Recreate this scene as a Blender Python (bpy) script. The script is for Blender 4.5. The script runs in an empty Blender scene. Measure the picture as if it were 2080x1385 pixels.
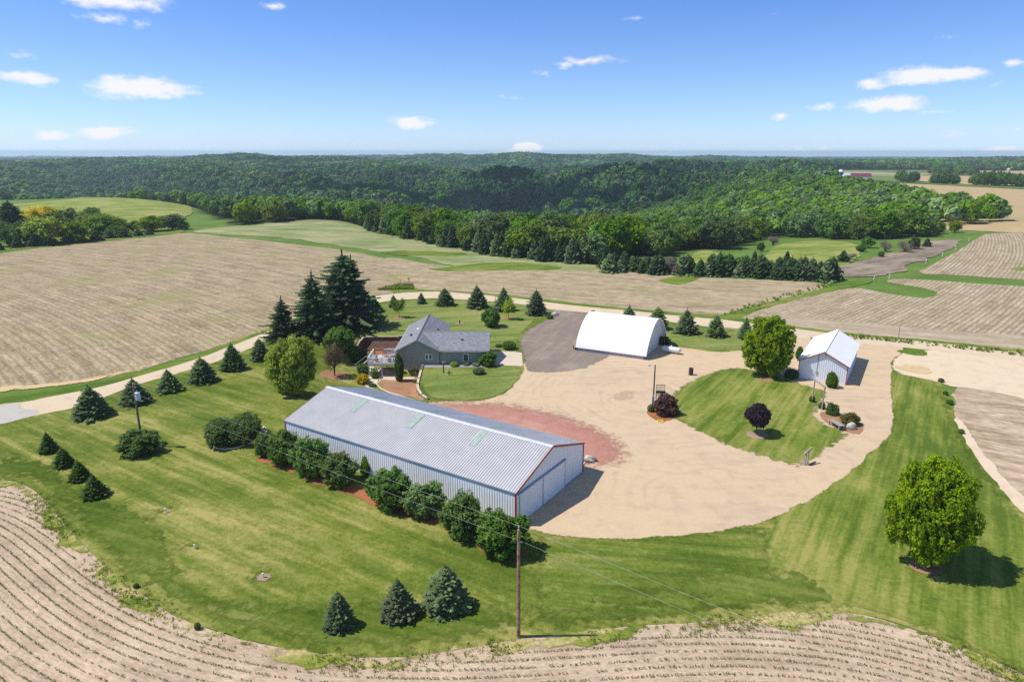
# Aerial view of a farmstead: fields, buildings, trees, wooded valley. Everything in metres.
import bpy, bmesh, math, random
import numpy as np
from mathutils import Vector, Matrix, geometry

SC = bpy.context.scene
COL = SC.collection
R = math.radians
rng = np.random.default_rng(7)
random.seed(7)

# ------------------------------------------------------------------ survey: the drone's view of the ground
F = 1387.0; CX = 1040.0; CY = 692.5; HY = 309.0; H = 35.0
PITCH = math.atan((CY - HY) / F)
PC, PS = math.cos(PITCH), math.sin(PITCH)

def smooth(a):
    a = np.clip(a, 0, 1); return a * a * (3 - 2 * a)

_cols = np.array([-400, 0, 300, 640, 1040, 1400, 1700, 2080, 2500], float)
_rows = np.array([190, 260, 330, 400, 500, 620, 750, 900, 1100, 1400, 1700, 2300, 3000, 4500, 7000, 12000, 20000], float)
_z = np.array([
 [0, 0, 0, 0, 0, 0, 0, 0, 0],
 [0, 0, 0, 0, 0, -1, 0, 0, 0],
 [0, 0, -1, 0, -6, -8, -4, 0, 0],
 [-2, -3, -4, -2, -18, -16, -7, 0, 0],
 [-4, -4, -3, -20, -34, -20, -5, 0, 0],
 [-6, -4, -4, -36, -44, -18, -2, 0, 0],
 [-22, -22, -9, -36, -36, -12, 0, 1, 0],
 [-42, -44, -42, -30, -26, -6, 1, 0, 0],
 [-36, -34, -28, -18, -16, -2, 0, -2, -2],
 [-10, -10, -8, -10, -17, -5, -1, -3, -3],
 [-1, -1, 0, -2, -14, -9, -3, -2, -2],
 [-1, -3, 1, 3, -24, -15, -7, -4, -4],
 [-14, -14, -9, -6, 9, 4, -12, -10, -10],
 [-20, -20, -15, -10, 2, -8, -22, -24, -24],
 [-26, -28, -24, -20, -18, -26, -34, -38, -38],
 [-60, -60, -60, -60, -60, -60, -60, -62, -62],
 [-90, -90, -90, -90, -90, -90, -90, -90, -90]], float)
_lr = np.log(_rows)

def _cr(p0, p1, p2, p3, t):
    return 0.5 * (2 * p1 + (p2 - p0) * t + (2 * p0 - 5 * p1 + 4 * p2 - p3) * t * t + (3 * p1 - p0 - 3 * p2 + p3) * t ** 3)

def wall_x(y):
    return np.interp(y, [94, 97, 100, 105, 111], [-12.6, -13.9, -14.6, -14.95, -15.2])

def bowl(x, y):
    """the walk-out hollow beside the house"""
    right = np.where(y < 111.4, wall_x(y), -19.4)
    r = smooth((right - x) / 0.45)
    l1 = 1 - smooth((-x - 27) / 13)
    l2 = 1 - smooth((-x - 29.2) / 0.5)
    k = smooth((y - 116) / 4)
    return 2.1 * r * (l1 * (1 - k) + l2 * k) * smooth((y - 94) / 9) * (1 - smooth((y - 128.8) / 0.5))

def h(x, y):
    x = np.asarray(x, float); y = np.asarray(y, float)
    yy = np.maximum(y, 150.0)
    u = CX + F * x / (PC * yy + 9.3)
    ly = np.clip(np.log(yy), _lr[0], _lr[-1] - 1e-6)
    j = np.clip(np.searchsorted(_lr, ly, side='right') - 1, 0, len(_lr) - 2)
    t = (ly - _lr[j]) / (_lr[j + 1] - _lr[j])
    uu = np.clip(u, _cols[0], _cols[-1] - 1e-6)
    i = np.clip(np.searchsorted(_cols, uu, side='right') - 1, 0, len(_cols) - 2)
    s = (uu - _cols[i]) / (_cols[i + 1] - _cols[i])
    nr, nc = _z.shape
    jj = [np.clip(j + k, 0, nr - 1) for k in (-1, 0, 1, 2)]
    ii = [np.clip(i + k, 0, nc - 1) for k in (-1, 0, 1, 2)]
    rowv = [_cr(*[_z[a, b] for b in ii], s) for a in jj]
    z = _cr(*rowv, t)
    # ravines and knolls of the wooded hills
    k = smooth((y - 560) / 250) * smooth((1750 - u) / 250) * (1 - .75 * smooth((y - 1250) / 400))
    z = z + k * (21 * (np.sin(x / 70 + y / 150 + 1.3 * np.sin(y / 190)) - .75) + 6 * np.sin(x / 41 - y / 95 + 2) + 3.5 * np.sin(y / 55 + x / 90))
    k2 = smooth((y - 1500) / 800)
    z = z + k2 * (5 * np.sin(x / 210 + y / 400) + 4 * np.sin(x / 390 - y / 230 + 1))
    z = np.where(y < 190, 0.0, z)
    return z - bowl(x, y)

def ray(px, py):
    u = (px - CX) / F; v = (CY - py) / F
    return np.array([u, PC + v * PS, -PS + v * PC])

_T = np.geomspace(20, 11000, 700)
def GP(px, py, dz=0.0):
    """ground point seen at a place in the survey picture"""
    d = ray(px, py)
    P = d[None, :] * _T[:, None]
    gap = H + P[:, 2] - h(P[:, 0], P[:, 1]) - dz
    k = np.argmax(gap < 0)
    if gap[k] >= 0: k = len(_T) - 1
    a, b = _T[max(k - 1, 0)], _T[k]
    for _ in range(40):
        m = (a + b) / 2
        if H + d[2] * m - float(h(d[0] * m, d[1] * m)) - dz < 0: b = m
        else: a = m
    p = d * b
    return (float(p[0]), float(p[1]), float(h(p[0], p[1])))

def HT(base, py):
    """height of an upright thing standing at base whose top is seen at row py"""
    d = ray(CX, py); t = base[1] / d[1]
    return H + d[2] * t - base[2]

def depth(p): return p[1] * PC - (p[2] - H) * PS
def MPP(p): return depth(p) / F        # metres per survey pixel

# ------------------------------------------------------------------ mesh helper
class M:
    def __init__(s): s.v = []; s.f = []
    def add(s, vs, fs):
        o = len(s.v); s.v += [tuple(map(float, q)) for q in vs]; s.f += [tuple(o + i for i in q) for q in fs]; return s
    def box(s, x0, x1, y0, y1, z0, z1):
        return s.add([(x0, y0, z0), (x1, y0, z0), (x1, y1, z0), (x0, y1, z0), (x0, y0, z1), (x1, y0, z1), (x1, y1, z1), (x0, y1, z1)],
                     [(0, 3, 2, 1), (4, 5, 6, 7), (0, 1, 5, 4), (1, 2, 6, 5), (2, 3, 7, 6), (3, 0, 4, 7)])
    def beam(s, a, b, w, t, up=(0, 0, 1)):
        a = Vector(a); b = Vector(b); d = (b - a).normalized(); up = Vector(up)
        if abs(d.dot(up)) > .98: up = Vector((1, 0, 0))
        sd = d.cross(up).normalized() * w / 2; u = sd.cross(d).normalized() * t / 2
        vs = [a - sd - u, a + sd - u, a + sd + u, a - sd + u, b - sd - u, b + sd - u, b + sd + u, b - sd + u]
        return s.add(vs, [(0, 1, 2, 3), (7, 6, 5, 4), (0, 4, 5, 1), (1, 5, 6, 2), (2, 6, 7, 3), (3, 7, 4, 0)])
    def tube(s, pts, rad, n=8, cap=True):
        pts = [Vector(p) for p in pts]; rings = []; vs = []; fs = []
        if not hasattr(rad, '__len__'): rad = [rad] * len(pts)
        for k, p in enumerate(pts):
            d = (pts[min(k + 1, len(pts) - 1)] - pts[max(k - 1, 0)]).normalized()
            a = d.cross(Vector((0, 0, 1)) if abs(d.z) < .9 else Vector((1, 0, 0))).normalized(); b = d.cross(a)
            for q in range(n):
                t = 2 * math.pi * q / n
                vs.append(p + (a * math.cos(t) + b * math.sin(t)) * rad[k])
        for k in range(len(pts) - 1):
            for q in range(n):
                fs.append((k * n + q, k * n + (q + 1) % n, (k + 1) * n + (q + 1) % n, (k + 1) * n + q))
        if cap: fs.append(tuple(range(n - 1, -1, -1))); fs.append(tuple((len(pts) - 1) * n + q for q in range(n)))
        return s.add(vs, fs)
    def prism(s, poly, z0, z1):
        n = len(poly)
        return s.add([(x, y, z0) for x, y in poly] + [(x, y, z1) for x, y in poly],
                     [tuple(range(n - 1, -1, -1)), tuple(range(n, 2 * n))] + [(i, (i + 1) % n, n + (i + 1) % n, n + i) for i in range(n)])
    def lathe(s, prof, n=16, c=(0, 0, 0)):
        vs = []; fs = []
        for r, z in prof:
            for q in range(n):
                t = 2 * math.pi * q / n; vs.append((c[0] + r * math.cos(t), c[1] + r * math.sin(t), c[2] + z))
        for k in range(len(prof) - 1):
            for q in range(n): fs.append((k * n + q, k * n + (q + 1) % n, (k + 1) * n + (q + 1) % n, (k + 1) * n + q))
        fs.append(tuple(range(n - 1, -1, -1))); fs.append(tuple((len(prof) - 1) * n + q for q in range(n)))
        return s.add(vs, fs)

def link(name, me, mat, parent=None, loc=None):
    o = bpy.data.objects.new(name, me); COL.objects.link(o)
    if mat is not None and not me.materials: me.materials.append(mat)
    if parent is not None: o.parent = parent
    if loc is not None: o.location = loc
    return o

def obj(name, m, mat, parent=None, loc=None, smooth_=False):
    me = bpy.data.meshes.new(name); me.from_pydata(m.v, [], m.f); me.update()
    if smooth_: me.polygons.foreach_set('use_smooth', [True] * len(me.polygons))
    return link(name, me, mat, parent, loc)

def tag(o, label, cat, group=None):
    o['label'] = label; o['category'] = cat
    if group: o['group'] = group
    return o

def thing(name, label, cat, loc, rz=0.0, group=None, sc=None):
    o = bpy.data.objects.new(name, None); COL.objects.link(o); o.empty_display_size = .3
    o.location = loc; o.rotation_euler = (0, 0, rz)
    if sc is not None: o.scale = sc
    return tag(o, label, cat, group)

def npmesh(name, V, nf, k=4, attr=None, attr2=None):
    """mesh of nf separate k-gons from an (nf*k, 3) array, with a float per face"""
    me = bpy.data.meshes.new(name)
    me.vertices.add(len(V)); me.vertices.foreach_set('co', np.ascontiguousarray(V, np.float32).ravel())
    me.loops.add(nf * k); me.loops.foreach_set('vertex_index', np.arange(nf * k, dtype=np.int32))
    me.polygons.add(nf); me.polygons.foreach_set('loop_start', np.arange(0, nf * k, k, dtype=np.int32))
    me.polygons.foreach_set('loop_total', np.full(nf, k, np.int32))
    if attr is not None:
        a = me.attributes.new('lv', 'FLOAT', 'FACE'); a.data.foreach_set('value', np.ascontiguousarray(attr, np.float32))
    if attr2 is not None:
        a = me.attributes.new('tv', 'FLOAT', 'FACE'); a.data.foreach_set('value', np.ascontiguousarray(attr2, np.float32))
    me.update(calc_edges=True)
    return me

# ------------------------------------------------------------------ materials
def lin(hexs, k=1.0):
    c = [int(hexs[i:i + 2], 16) / 255 for i in (1, 3, 5)]
    c = [(x / 12.92 if x <= .04045 else ((x + .055) / 1.055) ** 2.4) * k for x in c]
    return (*c, 1)

class NT:
    def __init__(s, name):
        s.m = bpy.data.materials.new(name); s.m.use_nodes = True; s.t = s.m.node_tree
        s.b = s.t.nodes['Principled BSDF']; s.out = s.t.nodes['Material Output']
    def n(s, typ, **kw):
        nd = s.t.nodes.new(typ)
        for k, v in kw.items():
            if k == 'ins':
                for kk, vv in v.items(): s.put(nd.inputs[kk], vv)
            else: setattr(nd, k, v)
        return nd
    def put(s, sock, v):
        if isinstance(v, bpy.types.NodeSocket): s.t.links.new(v, sock)
        elif v is not None: sock.default_value = v
    def math(s, op, a, b=None, c=None, clamp=False):
        nd = s.n('ShaderNodeMath', operation=op, use_clamp=clamp)
        s.put(nd.inputs[0], a)
        if b is not None: s.put(nd.inputs[1], b)
        if c is not None: s.put(nd.inputs[2], c)
        return nd.outputs[0]
    def mix(s, f, a, b, typ='MIX'):
        nd = s.n('ShaderNodeMix', data_type='RGBA', blend_type=typ)
        s.put(nd.inputs[0], f); s.put(nd.inputs[6], a); s.put(nd.inputs[7], b)
        return nd.outputs[2]
    def ramp(s, f, stops):
        nd = s.n('ShaderNodeValToRGB'); cr = nd.color_ramp
        while len(cr.elements) > 1: cr.elements.remove(cr.elements[-1])
        cr.elements[0].position = stops[0][0]; cr.elements[0].color = stops[0][1]
        for p, c in stops[1:]:
            e = cr.elements.new(p); e.color = c
        s.put(nd.inputs[0], f); return nd.outputs[0]
    def sstep(s, x, a, b):
        nd = s.n('ShaderNodeMapRange', interpolation_type='SMOOTHSTEP', clamp=True)
        s.put(nd.inputs[0], x); nd.inputs[1].default_value = a; nd.inputs[2].default_value = b
        return nd.outputs[0]
    def noise(s, vec, scale, detail=3, rough=.55, dist=0.0):
        nd = s.n('ShaderNodeTexNoise'); s.put(nd.inputs['Vector'], vec)
        nd.inputs['Scale'].default_value = scale; nd.inputs['Detail'].default_value = detail
        nd.inputs['Roughness'].default_value = rough; nd.inputs['Distortion'].default_value = dist
        return nd.outputs['Fac']
    def pos(s, sc=(1, 1, 1), rz=0.0):
        g = s.n('ShaderNodeNewGeometry').outputs['Position']
        if sc == (1, 1, 1) and rz == 0: return g
        m = s.n('ShaderNodeMapping', vector_type='POINT'); s.put(m.inputs[0], g)
        r = s.n('ShaderNodeVectorRotate', rotation_type='Z_AXIS'); s.put(r.inputs['Vector'], g); r.inputs['Angle'].default_value = -rz
        s.put(m.inputs[0], r.outputs[0]); m.inputs['Scale'].default_value = sc
        return m.outputs[0]
    def attr(s, name): return s.n('ShaderNodeAttribute', attribute_name=name).outputs['Fac']
    def bump(s, hgt, strength=.3, dist=.05):
        b = s.n('ShaderNodeBump'); s.put(b.inputs['Height'], hgt)
        b.inputs['Strength'].default_value = strength; b.inputs['Distance'].default_value = dist
        s.put(s.b.inputs['Normal'], b.outputs[0])
    def done(s, col, rough=.9, spec=.2, metal=0.0):
        s.put(s.b.inputs['Base Color'], col); s.put(s.b.inputs['Roughness'], rough)
        s.b.inputs['Specular IOR Level'].default_value = spec; s.b.inputs['Metallic'].default_value = metal
        return s.m

def plain(name, col, rough=.6, spec=.3, metal=0.0, var=.08, scale=3.0, bump=0.0):
    t = NT(name); n = t.noise(t.n('ShaderNodeTexCoord').outputs['Object'], scale, 4)
    c2 = tuple(x * (1 - 2.2 * var) for x in col[:3]) + (1,); c1 = tuple(min(1, x * (1 + var)) for x in col[:3]) + (1,)
    if bump: t.bump(n, bump, .02)
    return t.done(t.ramp(n, [(.3, c2), (.7, c1)]), rough, spec, metal)

def feather(t, width, nscale=.8, lo=.42, soft=.18):
    """let a loose surface (gravel, straw) thin out raggedly towards its own border"""
    e = t.attr('ed'); n = t.noise(t.pos(), nscale, 4, .65)
    f = t.math('ADD', t.math('DIVIDE', e, width), t.math('MULTIPLY', t.math('SUBTRACT', n, .5), 1.6))
    a = t.sstep(f, lo - soft, lo + soft)
    tr = t.n('ShaderNodeBsdfTransparent'); mx = t.n('ShaderNodeMixShader')
    t.put(mx.inputs[0], a); t.put(mx.inputs[1], tr.outputs[0]); t.put(mx.inputs[2], t.b.outputs[0])
    t.put(t.out.inputs['Surface'], mx.outputs[0])

def grass(name, lush, mid, dry, rz=0.0, stripe=1.6, dryness=.5, stripe_amt=.35, feather_w=0):
    t = NT(name); p = t.pos()
    big = t.noise(p, .045, 3, .5); med = t.noise(p, .32, 4, .6)
    streak = t.noise(t.pos((.06, .55, 1), rz), 1.0, 3, .6)
    fine = t.noise(t.pos((1, .6, 1), rz + .4), 6.0, 4, .7)
    tuft = t.noise(p, 1.7, 4, .65)
    patch = t.noise(t.pos((.35, 1, 1), rz + .15), .15, 4, .62, .5)
    thin = t.noise(t.pos((.05, 1.25, 1), rz), 1.0, 3, .65)
    a = t.math('ADD', t.math('MULTIPLY', big, .9), t.math('MULTIPLY', streak, 1.0))
    a = t.math('ADD', a, t.math('MULTIPLY_ADD', med, .45, -.075))
    a = t.math('ADD', a, t.math('MULTIPLY', t.math('SUBTRACT', thin, .5), stripe_amt * 1.7))
    a = t.math('ADD', a, t.math('MULTIPLY', t.math('SUBTRACT', fine, .5), .42))
    a = t.math('ADD', a, t.math('MULTIPLY', t.math('SUBTRACT', tuft, .5), .45))
    a = t.math('ADD', a, t.math('MULTIPLY', t.math('SUBTRACT', patch, .5), 1.1))
    c = t.ramp(t.math('MULTIPLY', a, .5), [(.42 + .22 * (.5 - dryness), lush), (.55 + .22 * (.5 - dryness), mid), (.74 + .22 * (.5 - dryness), dry)])
    hv = t.n('ShaderNodeHueSaturation'); t.put(hv.inputs['Color'], c)
    t.put(hv.inputs['Value'], t.math('ADD', .62, t.math('ADD', t.math('MULTIPLY', fine, .42), t.math('MULTIPLY', tuft, .34)))); c = hv.outputs[0]
    t.bump(t.math('ADD', fine, t.math('MULTIPLY', tuft, .6)), .35, .05)
    if feather_w: feather(t, feather_w)
    return t.done(c, .95, .08)

def gravel(name, light, dark, track, trk=.5, fe=0, rz=0.0, grain=9.0, fs=None, tracks=None, soft=.18):
    t = NT(name); p = t.pos()
    big = t.noise(p, .055, 4, .6, .6); med = t.noise(p, .5, 4, .6); g = t.noise(p, grain, 4, .8)
    st = t.noise(t.pos((.07, .6, 1), rz), 1.0, 4, .6, .4)
    c = t.mix(t.sstep(g, .12, .72), dark, light)
    f = t.math('MULTIPLY', t.sstep(t.math('ADD', t.math('MULTIPLY', big, .55), t.math('MULTIPLY', st, .45)), .47, .68), trk)
    c = t.mix(f, c, track)
    c = t.mix(t.math('MULTIPLY', t.sstep(med, .46, .75), .45), c, tuple(x * .82 for x in dark[:3]) + (1,))
    c = t.mix(t.math('MULTIPLY', t.sstep(t.noise(p, 2.1, 3, .6), .5, .8), .3), c, tuple(min(1, x * 1.12) for x in light[:3]) + (1,))
    for cx_, cy_, r0, r1, amt in tracks or []:                          # wheel lanes worn by vehicles swinging round the yard
        vv = t.n('ShaderNodeVectorMath', operation='SUBTRACT'); t.put(vv.inputs[0], p); vv.inputs[1].default_value = (cx_, cy_, 0)
        ln = t.n('ShaderNodeVectorMath', operation='LENGTH'); t.put(ln.inputs[0], vv.outputs[0])
        d_ = t.math('ADD', ln.outputs['Value'], t.math('MULTIPLY', t.math('SUBTRACT', t.noise(p, .09, 2), .5), 9.0))
        s1 = t.math('MULTIPLY_ADD', t.math('SINE', t.math('MULTIPLY', d_, 3.5)), .5, .5); s2 = t.math('MULTIPLY_ADD', t.math('SINE', t.math('MULTIPLY', d_, 1.27)), .5, .5)
        band = t.math('MULTIPLY', t.sstep(d_, r0, r0 + 3), t.math('SUBTRACT', 1.0, t.sstep(d_, r1 - 3, r1)))
        msk = t.math('MULTIPLY', t.math('MULTIPLY', band, t.sstep(t.noise(p, .13, 3, .6), .40, .62)), t.math('MULTIPLY', t.sstep(s1, .5, .95), t.math('MULTIPLY_ADD', s2, .6, .4)))
        c = t.mix(t.math('MULTIPLY', msk, amt), c, track)
    t.bump(g, .2, .03)
    if fe: feather(t, fe, fs or (.9 if fe > 1 else 2.5), soft=soft)
    return t.done(c, .95, .1)

def field(name, pale, brown, green, row=.76, row_amt=.6, use_uv=True, rz=0.0, green_amt=.2, straw=1.0, patch=.05, fade=None, duty=.5):
    t = NT(name)
    if use_uv:
        uv = t.n('ShaderNodeUVMap', uv_map='rows').outputs[0]
    else: uv = t.pos((1, 1, 1), rz)
    sp = t.n('ShaderNodeSeparateXYZ'); t.put(sp.inputs[0], uv)
    p = t.pos()
    wob = t.math('MULTIPLY', t.math('SUBTRACT', t.noise(p, .12, 3), .5), .5 * row)
    ph = t.math('MULTIPLY', t.math('ADD', sp.outputs[1], wob), 2 * math.pi / row)
    s_ = t.math('MULTIPLY_ADD', t.math('SINE', ph), .5, .5)
    stripe = t.sstep(s_, duty, .95)
    m = t.n('ShaderNodeMapping'); t.put(m.inputs[0], uv); m.inputs['Scale'].default_value = (1.1, 3.6, 1)
    straw1 = t.noise(m.outputs[0], 1.5 * straw, 5, .8); med = t.noise(p, .22, 4, .65); big = t.noise(p, patch, 3, .55)
    m2 = t.n('ShaderNodeMapping'); t.put(m2.inputs[0], uv); m2.inputs['Scale'].default_value = (.05, .5, 1)
    lng = t.noise(m2.outputs[0], 1.0, 4, .6)
    a = t.math('ADD', t.math('MULTIPLY', straw1, .8), t.math('ADD', t.math('MULTIPLY', med, .35), t.math('MULTIPLY', lng, .45)))
    c = t.ramp(t.math('MULTIPLY', a, .625), [(.42, brown), (.54, tuple((x * 1.1 + y * .9) / 2 for x, y in zip(pale, brown))), (.63, pale)])
    ra = t.math('MULTIPLY', stripe, row_amt)
    if fade is not None: ra = t.math('MULTIPLY', ra, t.sstep(t.attr('ed'), *fade))
    c = t.mix(ra, c, tuple(x * .75 for x in brown[:3]) + (1,))
    gm = t.math('MULTIPLY', t.sstep(t.math('ADD', t.math('MULTIPLY', big, .7), t.math('MULTIPLY', t.noise(p, .9, 4, .7), .3)), .5, .66), green_amt)
    c = t.mix(gm, c, green)
    t.bump(t.math('SUBTRACT', straw1, t.math('MULTIPLY', stripe, .4)), .5, .06)
    return t.done(c, .95, .08)

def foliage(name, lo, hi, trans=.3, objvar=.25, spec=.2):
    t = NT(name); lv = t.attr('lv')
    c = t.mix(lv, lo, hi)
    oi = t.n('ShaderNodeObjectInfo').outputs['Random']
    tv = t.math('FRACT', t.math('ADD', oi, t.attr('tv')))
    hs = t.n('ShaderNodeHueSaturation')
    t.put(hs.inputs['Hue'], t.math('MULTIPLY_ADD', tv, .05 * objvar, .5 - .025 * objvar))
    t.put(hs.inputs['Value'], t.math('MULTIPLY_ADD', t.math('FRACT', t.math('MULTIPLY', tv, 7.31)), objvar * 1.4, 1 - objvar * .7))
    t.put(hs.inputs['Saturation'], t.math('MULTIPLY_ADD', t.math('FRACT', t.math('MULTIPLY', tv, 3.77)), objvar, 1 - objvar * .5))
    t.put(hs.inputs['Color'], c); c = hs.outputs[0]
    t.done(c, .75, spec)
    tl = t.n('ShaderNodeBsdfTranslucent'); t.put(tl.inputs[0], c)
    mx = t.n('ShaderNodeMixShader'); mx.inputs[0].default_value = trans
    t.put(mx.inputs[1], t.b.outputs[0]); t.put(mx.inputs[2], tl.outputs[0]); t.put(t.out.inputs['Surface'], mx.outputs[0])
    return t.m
# ------------------------------------------------------------------ ground sheets
def chaikin(P, n):
    for _ in range(n):
        Q = np.roll(P, -1, 0); P = np.stack([.75 * P + .25 * Q, .25 * P + .75 * Q], 1).reshape(-1, 2)
    return P

def resample(P, step):
    Q = np.vstack([P, P[:1]]); out = []
    for a, b in zip(Q[:-1], Q[1:]):
        n = max(1, int(np.ceil(np.linalg.norm(b - a) / step)))
        for k in range(n): out.append(a + (b - a) * k / n)
    return np.array(out)

def inside(P, x, y):
    r = np.zeros(len(x), bool); n = len(P); j = n - 1
    for i in range(n):
        xi, yi = P[i]; xj, yj = P[j]
        c = ((yi > y) != (yj > y)) & (x < (xj - xi) * (y - yi) / (yj - yi + 1e-12) + xi)
        r ^= c; j = i
    return r

def seg_dist(x, y, P, closed=True):
    d = np.full(len(x), 1e9); n = len(P); al = np.zeros(len(x)); acc = 0.0; side = np.zeros(len(x))
    for i in range(n if closed else n - 1):
        a = P[i]; b = P[(i + 1) % n]; ab = b - a; L = np.hypot(*ab)
        if L < 1e-9: continue
        t = np.clip(((x - a[0]) * ab[0] + (y - a[1]) * ab[1]) / L ** 2, 0, 1)
        q = np.hypot(x - a[0] - t * ab[0], y - a[1] - t * ab[1])
        m = q < d; d[m] = q[m]; al[m] = acc + t[m] * L; acc += L
    return d, al

def px2w(pts): return np.array([GP(*p)[:2] for p in pts])

def sheet(name, pts, off, mat, world=False, sm=2, step=1.5, grid=4.0, jit=.12, rows=None, extra=None, kind='structure', label=None, holes=None):
    P = np.array(pts, float) if world else px2w(pts)
    P = resample(chaikin(P, sm), step)
    if jit:
        r = np.random.default_rng(len(P)); k = len(P)
        j = r.normal(0, jit, (k, 2)); j = (j + np.roll(j, 1, 0) + np.roll(j, -1, 0)) / 1.7
        P = P + j
    lo, hi = P.min(0), P.max(0)
    gx, gy = np.meshgrid(np.arange(lo[0], hi[0], grid), np.arange(lo[1], hi[1], grid))
    gx = gx.ravel() + rng.uniform(-.2, .2, gx.size) * grid; gy = gy.ravel() + rng.uniform(-.2, .2, gy.size) * grid
    if extra is not None: gx = np.concatenate([gx, extra[:, 0]]); gy = np.concatenate([gy, extra[:, 1]])
    m = inside(P, gx, gy); gx, gy = gx[m], gy[m]
    d, _ = seg_dist(gx, gy, P)
    m = d > step * .3; gx, gy = gx[m], gy[m]
    allv = [Vector(p) for p in P] + [Vector(p) for p in zip(gx, gy)]
    vo, _, fo, _, _, _ = geometry.delaunay_2d_cdt(allv, [], [list(range(len(P)))], 1, 1e-5)
    V = np.array([(v.x, v.y) for v in vo])
    z = h(V[:, 0], V[:, 1]) + off
    me = bpy.data.meshes.new(name)
    fo = [f if ((V[f[1]][0] - V[f[0]][0]) * (V[f[2]][1] - V[f[0]][1]) - (V[f[1]][1] - V[f[0]][1]) * (V[f[2]][0] - V[f[0]][0])) > 0 else f[::-1] for f in fo]
    ed, _ = seg_dist(V[:, 0], V[:, 1], P)
    cnt = {}
    for f in fo:
        for q in range(3): e = (f[q], f[(q + 1) % 3]); cnt[e] = cnt.get(e, 0) + 1
    bd = [e for e in cnt if (e[1], e[0]) not in cnt]; ids = sorted({i for e in bd for i in e}); n0 = len(V); up = {i: n0 + k for k, i in enumerate(ids)}; nw = {i: n0 + len(ids) + k for k, i in enumerate(ids)}
    V = np.vstack([V, V[ids], V[ids]]); z = np.concatenate([z, z[ids], z[ids] - .12]); ed = np.concatenate([ed, ed[ids], ed[ids]])
    me.from_pydata([(a, b, c) for (a, b), c in zip(V, z)], [], list(fo) + [(up[b_], up[a_], nw[a_], nw[b_]) for a_, b_ in bd]); me.update()
    a = me.attributes.new('ed', 'FLOAT', 'POINT'); a.data.foreach_set('value', ed.astype(np.float32))
    if rows is not None:
        u, v = rows(V[:, 0], V[:, 1])
        uv = me.uv_layers.new(name='rows'); li = np.zeros(len(me.loops), np.int32); me.loops.foreach_get('vertex_index', li)
        uv.data.foreach_set('uv', np.stack([u[li], v[li]], 1).astype(np.float32).ravel())
    me.polygons.foreach_set('use_smooth', [i < len(fo) for i in range(len(me.polygons))])
    o = link(name, me, mat); o['kind'] = kind
    if label: o['label'] = label
    return o

def straight(ang, cx=0.0, cy=0.0, bend=0.0):
    c, s = math.cos(ang), math.sin(ang)
    def f(x, y):
        u = c * (x - cx) + s * (y - cy); v = -s * (x - cx) + c * (y - cy)
        return u, v + bend * u * u
    return f

# --- wood or open ground?  (column in the survey, distance)
_ne = [(-600, 700), (-300, 690), (0, 665), (200, 645), (330, 632), (405, 560), (425, 455)]
for px, py in [(470, 459), (560, 451), (640, 446), (690, 449), (740, 460), (850, 489), (950, 509), (1050, 521), (1200, 536), (1300, 527), (1400, 508), (1450, 506), (1500, 500),
               (1560, 484), (1650, 482), (1720, 488), (1800, 487), (1870, 480), (1890, 474)]:
    _ne.append((px, GP(px, py)[1]))
_ne += [(1900, 345), (1960, 352), (2030, 360), (2035, 1480), (3000, 1480)]
_ne = np.array(_ne, float)
_far = np.array([(1690, 870), (1700, 760), (1770, 640), (1850, 520), (1950, 445), (2030, 372), (2036, 300)], float)

def colpx(x, y): return CX + F * x / (PC * y + 9.3)

def wooded(x, y):
    u = colpx(x, y)
    w = y > np.interp(u, _ne[:, 0], _ne[:, 1])
    w &= ~((u > 1690) & (u < 2036) & (y > np.interp(u, _far[:, 0], _far[:, 1])) & (y < 1480))
    w &= ~((u > 1395) & (u < 1475) & (y < 262))                       # small clearing
    w &= ~((u > 1535) & (u < 1570) & (y > 840) & (y < 930))
    w &= ~((u > 1660) & (u < 1700) & (y > 860) & (y < 1000))
    f = np.sin(x / 310 + y / 700) + np.sin(x / 530 - y / 410 + 2)      # far clearings and fields on the ridges
    w &= ~((y > 3200) & (f > 1.25))
    return w

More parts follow.
